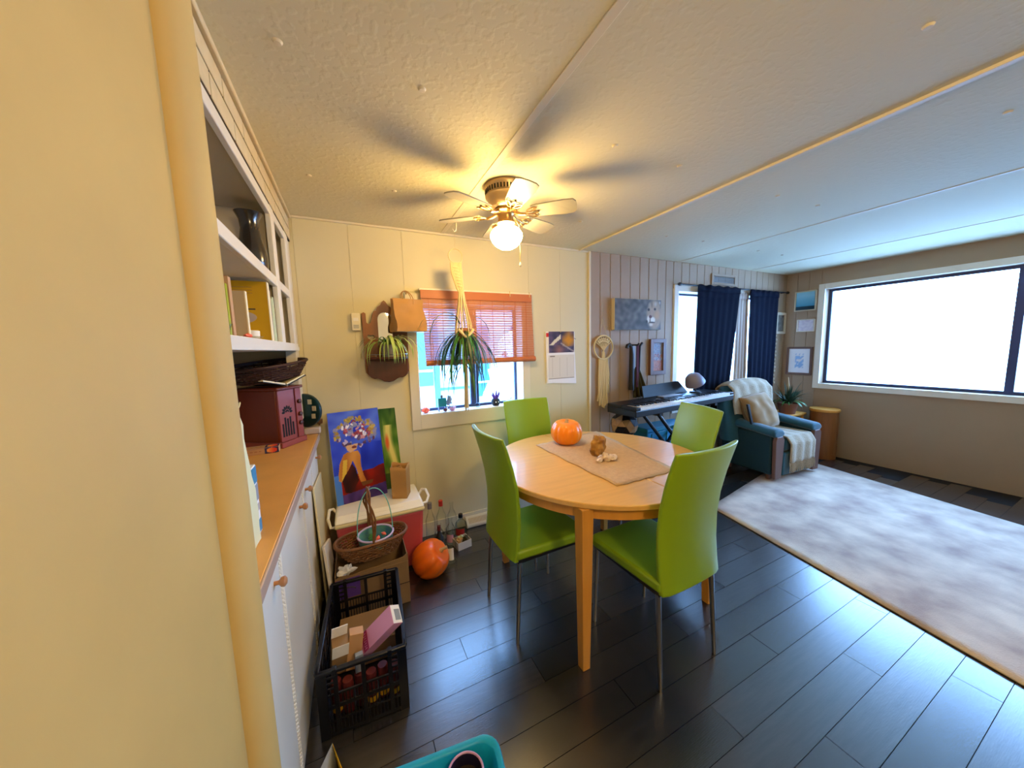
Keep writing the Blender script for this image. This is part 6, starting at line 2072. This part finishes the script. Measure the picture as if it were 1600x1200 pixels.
obj('end_label', MB().box((0.2268, 0.012, -0.040), (0.2274, 0.055, -0.014), MP), W['greyp'], pk2)

# ================================================================== FOREGROUND
bn = thing('plastic_bin', 'shallow teal plastic bin with rolled rim at the bottom of the view', 'bin', (0.115, 0.74, 0), -0.13)
def rrect(hx, hy, r, n=6):
    pts = []
    for cx_, cy_, a0 in ((hx - r, hy - r, 0), (-hx + r, hy - r, PI / 2), (-hx + r, -hy + r, PI), (hx - r, -hy + r, 1.5 * PI)):
        for i in range(n + 1):
            a = a0 + PI / 2 * i / n
            pts.append((cx_ + r * math.cos(a), cy_ + r * math.sin(a)))
    return pts
rings = [(0.160, 0.175, 0.03, 0.004), (0.186, 0.202, 0.045, 0.122), (0.190, 0.206, 0.048, 0.128), (0.204, 0.220, 0.055, 0.130), (0.207, 0.223, 0.056, 0.124), (0.206, 0.222, 0.056, 0.114),
         (0.200, 0.216, 0.055, 0.114), (0.196, 0.212, 0.05, 0.118), (0.165, 0.180, 0.034, 0.0)]
vs, fs = [], []
for hx, hy, r, z in rings:
    vs += [(x, y, z) for x, y in rrect(hx, hy, r)]
n_ = 28
for k in range(len(rings) - 1):
    for i in range(n_):
        j = (i + 1) % n_
        fs.append((k * n_ + i, k * n_ + j, (k + 1) * n_ + j, (k + 1) * n_ + i))
fs.append(list(range(n_)))
fs.append([(len(rings) - 1) * n_ + i for i in range(n_)][::-1])
obj('tub', MB().add(vs, fs), W['cyan'], bn, local=True, ang=50)
fp_ = thing('flower_pot', 'dark pot with a pink-lilac rim holding odds and ends inside the teal bin', 'pot', (0.222, 0.866, 0.0075))
obj('pot', MB().lathe([(0, 0), (0.040, 0), (0.054, 0.118), (0.050, 0.118), (0.037, 0.008), (0, 0.008)], 28), mat('indigo_pot', '1b1838', 0.4), fp_, local=True)
obj('rim', MB().tube([(0.053 * math.cos(2 * PI * i / 32), 0.053 * math.sin(2 * PI * i / 32), 0.119) for i in range(32)], 0.0035, 7, closed=True), mat('lilac_pot_rim', 'b98cab', 0.4), fp_, local=True)
obj('soil', MB().lathe([(0, 0.085), (0.047, 0.083)], 20, cap=False), W['soil'], fp_, local=True)
for i, (dx, dy, m_, lb) in enumerate(((0.012, 0.01, 'stem', 'tan dry bulb in the dark pot'), (-0.015, 0.012, 'book_m', 'pale green bulb in the dark pot'), (0.0, -0.015, 'cream', 'cream pebble in the dark pot'), (0.022, -0.012, 'coral', 'reddish chip in the dark pot'))):
    t = thing('dried_bulb', lb, 'bulb', (0.222 + dx, 0.866 + dy, 0.0925))
    obj('bulb', MB().ball((0, 0, 0.008), (0.014, 0.011, 0.012), 9, 6, 0.7, i + 30), W[m_], t, local=True)
lf = thing('folded_leaflet', 'folded yellow and purple leaflet standing on the floor near the bin', 'leaflet', (-0.13, 1.11, 0.0))
obj('page', MB().add([(-0.185, 1.075, 0.001), (-0.135, 1.145, 0.001), (-0.150, 1.175, 0.085), (-0.186, 1.115, 0.075)], [(0, 1, 2, 3)]), W['greyp'], lf, solid=0.0015)
obj('page', MB().add([(-0.135, 1.145, 0.001), (-0.085, 1.045, 0.001), (-0.100, 1.055, 0.03), (-0.150, 1.175, 0.085)], [(0, 1, 2, 3)]), W['matt'], lf, solid=0.0015)
